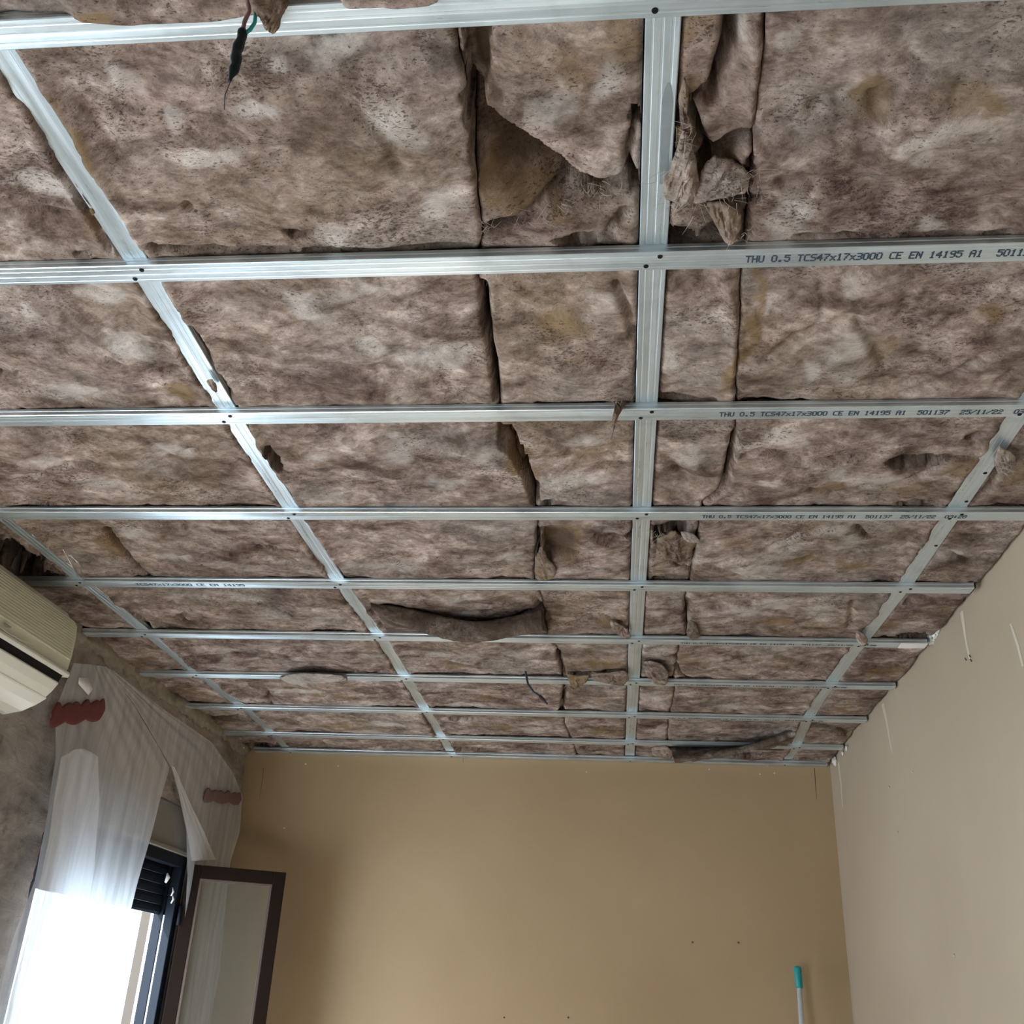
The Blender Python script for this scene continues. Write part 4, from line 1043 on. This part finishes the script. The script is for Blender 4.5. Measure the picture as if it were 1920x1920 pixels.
strip('plaster_drip', wr, [on_x(a, b_, XR - .0005) for a, b_ in ((1655, 1320), (1662, 1350), (1668, 1385), (1673, 1412))], [.020, .014, .010, .004], DRIP, (-1, 0, 0), .002)
strip('plaster_drip', wr, [on_x(a, b_, XR - .0005) for a, b_ in ((1572, 1430), (1577, 1470), (1580, 1515))], [.022, .014, .006], DRIP, (-1, 0, 0), .002)
strip('plaster_drip', wr, [on_x(a, b_, XR - .0005) for a, b_ in ((1895, 1170), (1908, 1210), (1918, 1250))], [.006, .008, .006], DRIP, (-1, 0, 0), .002)
for a, b_ in ((1812, 1236), (1822, 1238), (1820, 1230)):
    q = on_x(a, b_, XR - .001); mesh_obj('small_chip', *tube_vf([q + np.array([-.001, 0, -.004]), q + np.array([-.003, .002, .004])], .0016, 6), MARK, wr)
for a, b_ in ((1668, 1476), (1684, 1561), (1712, 1448), (1790, 1792)):
    q = on_x(a, b_, XR - .0005); mesh_obj('pale_speck', *tube_vf([q + np.array([-.0005, -.004, -.004]), q + np.array([-.001, .004, .004])], .0035, 6), DRIP, wr)
strip('hairline_crack', wb, [on_y(a, b_, YB - .0004) for a, b_ in ((1527, 1440), (1529, 1470), (1531, 1500))], [.0016, .0018, .0008], MARK, (0, -1, 0), .0006)
strip('hairline_crack', wb, [on_y(a, b_, YB - .0004) for a, b_ in ((494, 1440), (491, 1470), (486, 1502))], [.0022, .0016, .0008], simple('ochre_crack', (.28, .16, .06), .8), (0, -1, 0), .0006)
strip('dangling_thread', wb, [on_y(a, b_, YB - .004) for a, b_ in ((868, 1408), (869, 1418), (868, 1430))], [.002, .0012, .0006], MARK, (0, -1, 0), .001)
for a, b_ in ((1298, 1767), (1384, 1768), (945, 1908), (1065, 1908)):
    q = on_y(a, b_, YB); mesh_obj('nail_hole', *tube_vf([q + np.array([0, -.0012, 0]), q + np.array([.001, .002, .001])], .0045, 8), MARK, wb)
for a, b_ in ((573, 1433), (634, 1437), (1440, 1436), (1425, 1452), (1452, 1450), (533, 1553), (1100, 1448), (1330, 1443)):
    q = on_y(a, b_, YB); mesh_obj('pale_speck', *tube_vf([q + np.array([-.003, -.0006, 0]), q + np.array([.003, -.0012, .002])], .003, 6), PLAST, wb)
# white plaster chunks at the wall head
def chunk(name, parent, c, s, mat, seed, label=None):
    bm = bmesh.new(); bmesh.ops.create_icosphere(bm, subdivisions=3, radius=1)
    v = np.array([p.co[:] for p in bm.verts]); f = [[q.index for q in p.verts] for p in bm.faces]; bm.free()
    d = 1 + .95 * fbm(v[:, 0] * 1.9 + seed, v[:, 1] * 1.9 + v[:, 2] * 1.6, seed, 5, .65)
    v = v * d[:, None] * np.array(s) + np.array(c)
    o = mesh_obj(name, v, f, mat, parent)
    if label: o['label'] = label
    return o
for (a, b_), s in (((1757, 1180), .014), ((1752, 1190), .013), ((1745, 1198), .016), ((1770, 1163), .008), ((1588, 1402), .012), ((1580, 1412), .010), ((1566, 1428), .020)):
    q = on_x(a, b_, XR - .006); chunk('plaster_chunk', wr, q, (s * .5, s * 1.3, s), PLAST, int(a) % 17)
# foam chunk in the left rear corner
fo = on_x(440, 1405, XL + .03)
o = mesh_obj('foam_lump', [(0, 0, 0)], [], FOAM); bpy.data.objects.remove(o)
q = on_y(436, 1425, 5.15)
o = chunk('foam_lump', None, q + np.array([-.03, 0, .02]), (.055, .07, .085), FOAM, 3); tag(o, 'ochre crumbling foam lump in the far left ceiling corner', 'foam')
qq = on_y(452, 1398, 5.14)
tip = chunk('pale_tip', o, qq, (.012, .03, .010), PLAST, 4, 'whitish tip')

# ------------------------------------------------------------------ air conditioner
AY0, AY1 = 2.18, 3.035
ac = root('air_conditioner', (XL, (AY0 + AY1) / 2, EYE + .76)); tag(ac, 'cream split air conditioner with ribbed front, high on the left wall', 'air conditioner')
def prism(name, prof, y0, y1, mat, parent, seg=1, bevel=0, label=None, smooth=False, endround=0):
    n = len(prof); v = []; ys = [y0, y1]
    if endround: ys = [y0, y0 + endround * .3, y0 + endround, y1 - endround, y1 - endround * .3, y1]
    cx_ = sum(p[0] for p in prof) / n; cz_ = sum(p[1] for p in prof) / n
    for i, y in enumerate(ys):
        sc_ = 1
        if endround: sc_ = (.90, .965, 1, 1, .965, .90)[i]
        for x, z in prof:
            v.append((XL + (x * sc_ if endround else x), y, EYE + (cz_ + (z - cz_) * sc_)))
    f = []
    for i in range(len(ys) - 1):
        f += [(i * n + k, i * n + (k + 1) % n, (i + 1) * n + (k + 1) % n, (i + 1) * n + k) for k in range(n)]
    f += [tuple(range(n))[::-1], tuple(range((len(ys) - 1) * n, len(ys) * n))]
    o = mesh_obj(name, v, f, mat, parent, smooth=smooth)
    if bevel:
        m = o.modifiers.new('bevel', 'BEVEL'); m.width = bevel; m.segments = 3; m.limit_method = 'ANGLE'; m.angle_limit = .6
    if label: o['label'] = label
    return o
body = [(0, 1.105), (.120, 1.110), (.158, 1.100), (.180, 1.075), (.188, 1.03), (.190, .96), (.187, .905), (.165, .868), (.150, .84), (.125, .805), (.085, .778), (.03, .764), (0, .762)]
prism('body', body, AY0, AY1, ACM, ac, bevel=.006, endround=.03)
front = [(.176, 1.082), (.192, 1.06), (.198, 1.02), (.199, .96), (.196, .915), (.190, .908), (.180, .908), (.180, 1.06)]
fp_ = prism('front_panel', front, AY0 + .012, AY1 - .008, ACM, ac, bevel=.003)
# ribs along the front panel
for k in range(15):
    z = 1.066 - k * .0086; x = np.interp(z, [.915, .96, 1.02, 1.06, 1.082], [.196, .199, .198, .192, .178])
    end = AY1 - .022 - .0 * k; st = AY0 + .03
    v, f = [], []
    sec = [(x - .002, z - .0024), (x + .0042, z - .0018), (x + .0042, z + .0018), (x - .002, z + .0024)]
    for y in (st, end): v += [(XL + a, y, EYE + c_) for a, c_ in sec]
    f = [(i, (i + 1) % 4, 4 + (i + 1) % 4, 4 + i) for i in range(4)] + [(3, 2, 1, 0), (4, 5, 6, 7)]
    mesh_obj('rib', v, f, ACM, fp_, smooth=False)
strp = [(.176, .908), (.202, .906), (.205, .897), (.200, .888), (.176, .890)]
prism('trim_strip', strp, AY0 + .005, AY1 - .004, ACW, ac, bevel=.002, label='white trim strip')
prism('air_outlet', [(.150, .889), (.195, .888), (.186, .866), (.150, .862)], AY0 + .02, AY1 - .03, BLACK, ac, label='dark air outlet slot')
lv = [(.188, .866), (.192, .860), (.178, .836), (.160, .815), (.150, .815), (.160, .845), (.176, .866)]
prism('louver', lv, AY0 + .02, AY1 - .035, ACW, ac, bevel=.002, label='white louver flap')
prism('bottom_cover', [(.162, .8145), (.158, .809), (.130, .790), (.09, .770), (.03, .757), (.03, .765), (.09, .782), (.13, .802), (.152, .818)], AY0 + .01, AY1 - .03, ACW, ac, bevel=.002, label='white curved underside')
# curved badge line on the front
pts = []
for a, b_ in ((0, 1176), (18, 1189), (40, 1201), (62, 1208)):
    pts.append(on_x(a, b_, XL + .2005))
mesh_obj('curved_line', *tube_vf(pts, .0016, 6), ACW, ac)
pts = [on_x(a, b_, XL + .2005) for a, b_ in ((8, 1168), (14, 1174), (20, 1176))]
mesh_obj('emblem', *tube_vf(pts, [.002, .004, .002], 6), simple('grey_print', (.25, .25, .2), .5), ac)

# small bracket and wires above the unit
hw = root('wire_bundle', tuple(on_z(150, 1055, H + .01))); tag(hw, 'thin shiny wires poking down above the air conditioner', 'wire')
SHW = simple('shiny_wire', (.75, .78, .80), .2, .9)
for pp in (((128, 1040), (145, 1052), (156, 1066)), ((132, 1040), (150, 1060), (158, 1090)), ((118, 1030), (140, 1070), (150, 1086))):
    mesh_obj('wire', *tube_vf([on_z(a, b_, H - .01 + .004 * i) for i, (a, b_) in enumerate(pp)], .0014, 6), SHW, hw)

# ------------------------------------------------------------------ plastic film over the window
def poly_at(P, t):
    P = np.array(P, dtype=float); L_ = np.concatenate([[0], np.cumsum(np.linalg.norm(P[1:] - P[:-1], axis=1))]); L_ /= L_[-1]
    return np.stack([np.interp(t, L_, P[:, k]) for k in range(2)], -1)
def film(name, parent, left, right, xoff, folds, amp, mat, seed, nu=70, nv=110, label=None):
    t = np.linspace(0, 1, nv); A = poly_at(left, t); Bq = poly_at(right, t)
    wl_ = np.array([on_x(a, b_, XL + xoff)[1:] for a, b_ in A]); wr_ = np.array([on_x(a, b_, XL + xoff)[1:] for a, b_ in Bq])
    s = np.linspace(0, 1, nu); S, T = np.meshgrid(s, t)
    YZ = wl_[:, None, :] * (1 - S[..., None]) + wr_[:, None, :] * S[..., None]
    ph = S * folds * 2 * math.pi + 1.5 * fbm(S * 3, T * 2, seed, 3)
    X = XL + xoff + amp * (.08 + .92 * T ** 1.5) * np.sin(ph) * (.6 + .4 * fbm(S * 5, T * 3, seed + 4, 2)) + amp * .4 * T ** 1.5 * fbm(S * 16, T * 3, seed + 7, 2) + amp * .5 * fbm(S * 2.5, T * 4, seed + 17, 2)
    X = np.maximum(X, XL + .016 + .004 * np.abs(fbm(S * 9, T * 9, seed, 2)))
    # thin fringe at outline
    V = np.stack([X, YZ[..., 0], YZ[..., 1]], -1).reshape(-1, 3)
    o = mesh_obj(name, V, grid_faces(nu, nv), mat, parent)
    if label: o['label'] = label
    return o
pr = root('plastic_sheet', (XL + .03, 3.9, EYE + .9)); tag(pr, 'translucent pleated plastic sheet hanging over the bright window', 'plastic sheet')
mainL = [(140, 1243), (104, 1330), (104, 1420), (88, 1520), (62, 1650), (12, 1800), (-40, 1950)]
mainR = [(200, 1250), (250, 1320), (298, 1400), (318, 1440), (300, 1500), (282, 1570), (256, 1660), (236, 1740), (210, 1850), (192, 1960)]
film('main_sheet', pr, mainL, mainR, .055, 7, .016, FILM, 2)
film('folded_pleat', pr, [(138, 1405), (112, 1420), (104, 1480), (92, 1580), (52, 1750), (-10, 1950)], [(158, 1404), (184, 1418), (186, 1500), (178, 1620), (150, 1800), (120, 1950)], .095, 3, .014, FILM2, 5, label='doubled pleat of plastic')
film('side_panel', pr, [(-60, 1300), (-70, 1500), (-80, 1750), (-90, 1950)], [(125, 1290), (100, 1420), (62, 1620), (-20, 1950)], .050, 5, .014, FILM0, 8)
p2 = root('plastic_sheet', (XL + .03, 4.9, EYE + .9)); tag(p2, 'translucent plastic sheet hanging in the corner beside the ochre back wall', 'plastic sheet')
film('main_sheet', p2, [(200, 1252), (252, 1320), (298, 1400), (322, 1440), (338, 1500), (350, 1560), (352, 1640), (345, 1760), (322, 1950)],
     [(215, 1258), (300, 1325), (398, 1392), (438, 1450), (455, 1492), (450, 1560), (432, 1620), (424, 1700), (398, 1950)], .038, 4, .008, FILM, 11)
film('folded_edge', p2, [(322, 1436), (338, 1500), (350, 1560), (360, 1614)], [(327, 1438), (354, 1500), (382, 1560), (404, 1612)], .050, 3, .006, mat_film('bright_film', 1.0, (.88, .88, .92)), 14, nu=30, nv=60, label='bright gathered edge of the plastic')

def red_tape(pts, X, parent_label, w_=.045, mat=None):
    # scalloped strip: union of overlapping thick lumps along a line
    n = 40; v = []; top = []; bot = []
    P = np.array([on_x(a, b_, X) for a, b_ in pts])
    for i in range(n):
        t = i / (n - 1); c = P[0] * (1 - t) + P[1] * t
        a = w_ * (.62 + .30 * abs(math.sin(t * 5.6 * math.pi + .4)) + .10 * math.sin(t * 23)); d = w_ * (.6 + .35 * abs(math.sin(t * 2.6 * math.pi + .9)))
        e = min(1, math.sqrt(max(0, 1 - (2 * t - 1) ** 8)) + .25)
        for k in range(9):
            u = -1 + 2 * k / 8; z = (a if u > 0 else d) * u * e
            v.append((X + .004 * math.sqrt(max(0, 1 - u * u)), c[1], c[2] + z))
    f = [(i * 9 + k, i * 9 + k + 1, (i + 1) * 9 + k + 1, (i + 1) * 9 + k) for i in range(n - 1) for k in range(8)]
    o = mesh_obj('red_tape', v, f, mat or RED); m = o.modifiers.new('solid', 'SOLIDIFY'); m.thickness = .003
    tag(o, parent_label, 'tape', 'red tape strips on the left wall'); return o
red_tape([(95, 1342), (194, 1330)], XL + .062, 'dark red scalloped tape on the plastic below the air conditioner', .045)
red_tape([(382, 1491), (451, 1498)], XL + .048, 'muted purplish red tape strip on the corner plastic near the ochre wall', .034, simple('muted_red_tape', (.17, .095, .095), .7, 0, .35, 40))
q = on_x(160, 1284, XL + .07)
o = mesh_obj('paper_scrap', [q + np.array(a) for a in ((0, -.045, -.01), (.004, .03, -.028), (.002, .055, .0), (.010, -.01, .022), (0, -.05, .012))], [(0, 1, 2, 3, 4)], PLAST)
m = o.modifiers.new('solid', 'SOLIDIFY'); m.thickness = .002
tag(o, 'small white scrap stuck on the plastic under the air conditioner', 'paper')

# ------------------------------------------------------------------ wires
t0 = on_z(463, 22, H - .012)
def below(p, z): return np.array([p[0], p[1], z])
wb1 = root('electric_wires', tuple(t0)); tag(wb1, 'loose ceiling wires bound with black tape, hanging at the upper left', 'wire')
ztop = t0[2]
# hanging straight down: depth found from the pixel of the tape's end
def z_at(p, py):
    lo, hi = EYE - 1, p[2]
    for _ in range(40):
        mid = (lo + hi) / 2; qv = R.T @ (np.array([p[0], p[1], mid]) - np.array([0, 0, EYE])); yy = 960 - F * qv[1] / -qv[2]
        if yy > py: lo = mid
        else: hi = mid
    return (lo + hi) / 2
za, zb = z_at(t0, 58), z_at(t0, 152)
mesh_obj('mauve_wire', *tube_vf([t0 + np.array([.004, -.02, .012]), t0 + np.array([.003, 0, 0]), below(t0, (ztop + za) / 2), below(t0, za - .004)], .0030, 8), MAUVE, wb1)
mesh_obj('turquoise_wire', *tube_vf([t0 + np.array([.016, -.01, .0]), t0 + np.array([.014, .0, (za - ztop) * .6]), t0 + np.array([.010, 0, (za - ztop) * .95]), below(t0, za - .010)], .0026, 8), TEALW, wb1)
n = 24
pts = [below(t0, za + (zb - za) * i / (n - 1)) + np.array([.0012 * math.sin(i * .5), 0, 0]) for i in range(n)]
mesh_obj('black_tape', *tube_vf(pts, [(.0058 + .0006 * math.sin(i * 1.1) + .0012 * math.sin(i / 23 * math.pi)) * min(1, (n - i) / 7 + .12) for i in range(n)], 10), TAPE, wb1)
zc_ = z_at(t0, 205)
mesh_obj('thin_strand', *tube_vf([below(t0, zb), below(t0, (zb + zc_) / 2) + np.array([-.003, 0, 0]), below(t0, zc_)], .0006, 5), NAVYW, wb1)
w2 = root('electric_wire', tuple(on_y(980, 1250, 3.83))); tag(w2, 'short dark blue wire dangling from the batts in the middle', 'wire')
pp = [(972, 1250), (978, 1248), (984, 1252), (987, 1268), (990, 1283), (1000, 1297), (1012, 1305), (1018, 1312), (1026, 1320)]
yv = np.linspace(3.84, 3.80, len(pp))
P = [on_y(a, b_, y) for (a, b_), y in zip(pp, yv)]
mesh_obj('wire', *tube_vf([on_z(970, 1250, H + .03)] + P, .0042, 8), NAVYW, w2)
mesh_obj('frayed_end', *tube_vf(P[-3:], [.006, .008, .002], 8), simple('maroon_tip', (.06, .025, .035), .6), w2)

# ------------------------------------------------------------------ broom leaning by the corner
ta = on_y(1495, 1812, 5.20); tb = on_y(1499, 1852, 5.19); tc = on_y(1503, 1920, 5.175)
d = (tc - tb) / np.linalg.norm(tc - tb)
L_ = (tb[2] - .10) / -d[2]; foot = tb + d * L_
br = root('broom', (foot[0], foot[1], 0)); tag(br, 'white broom pole with teal grip leaning by the back right corner', 'broom')
mesh_obj('pole', *tube_vf([tb + (tb - tc) * .02, foot], .0115, 14), POLE, br)
gd = (ta - tb) / np.linalg.norm(ta - tb)
mesh_obj('grip', *tube_vf([tb - gd * .002, tb + gd * .01, ta - gd * .012, ta - gd * .003, ta], [.0150, .0165, .0175, .0165, .012], 16), TEAL, br)
bx('broom_head', br, TEAL, foot[0] - .15, foot[0] + .15, foot[1] - .02, foot[1] + .02, .07, .11, bevel=.008)
mb = MB()
for i in range(30):
    for j in range(3):
        x = foot[0] - .14 + .28 * i / 29; y = foot[1] - .012 + .012 * j
        mb.add(*tube_vf([(x, y, .072), (x + rnd.uniform(-.006, .006), y + rnd.uniform(-.006, .006), .004)], .0035, 5))
o = mb.build('bristles', BRIS, br); o['kind'] = 'stuff'

for o in bpy.data.objects:
    if '_o' in o: del o['_o']
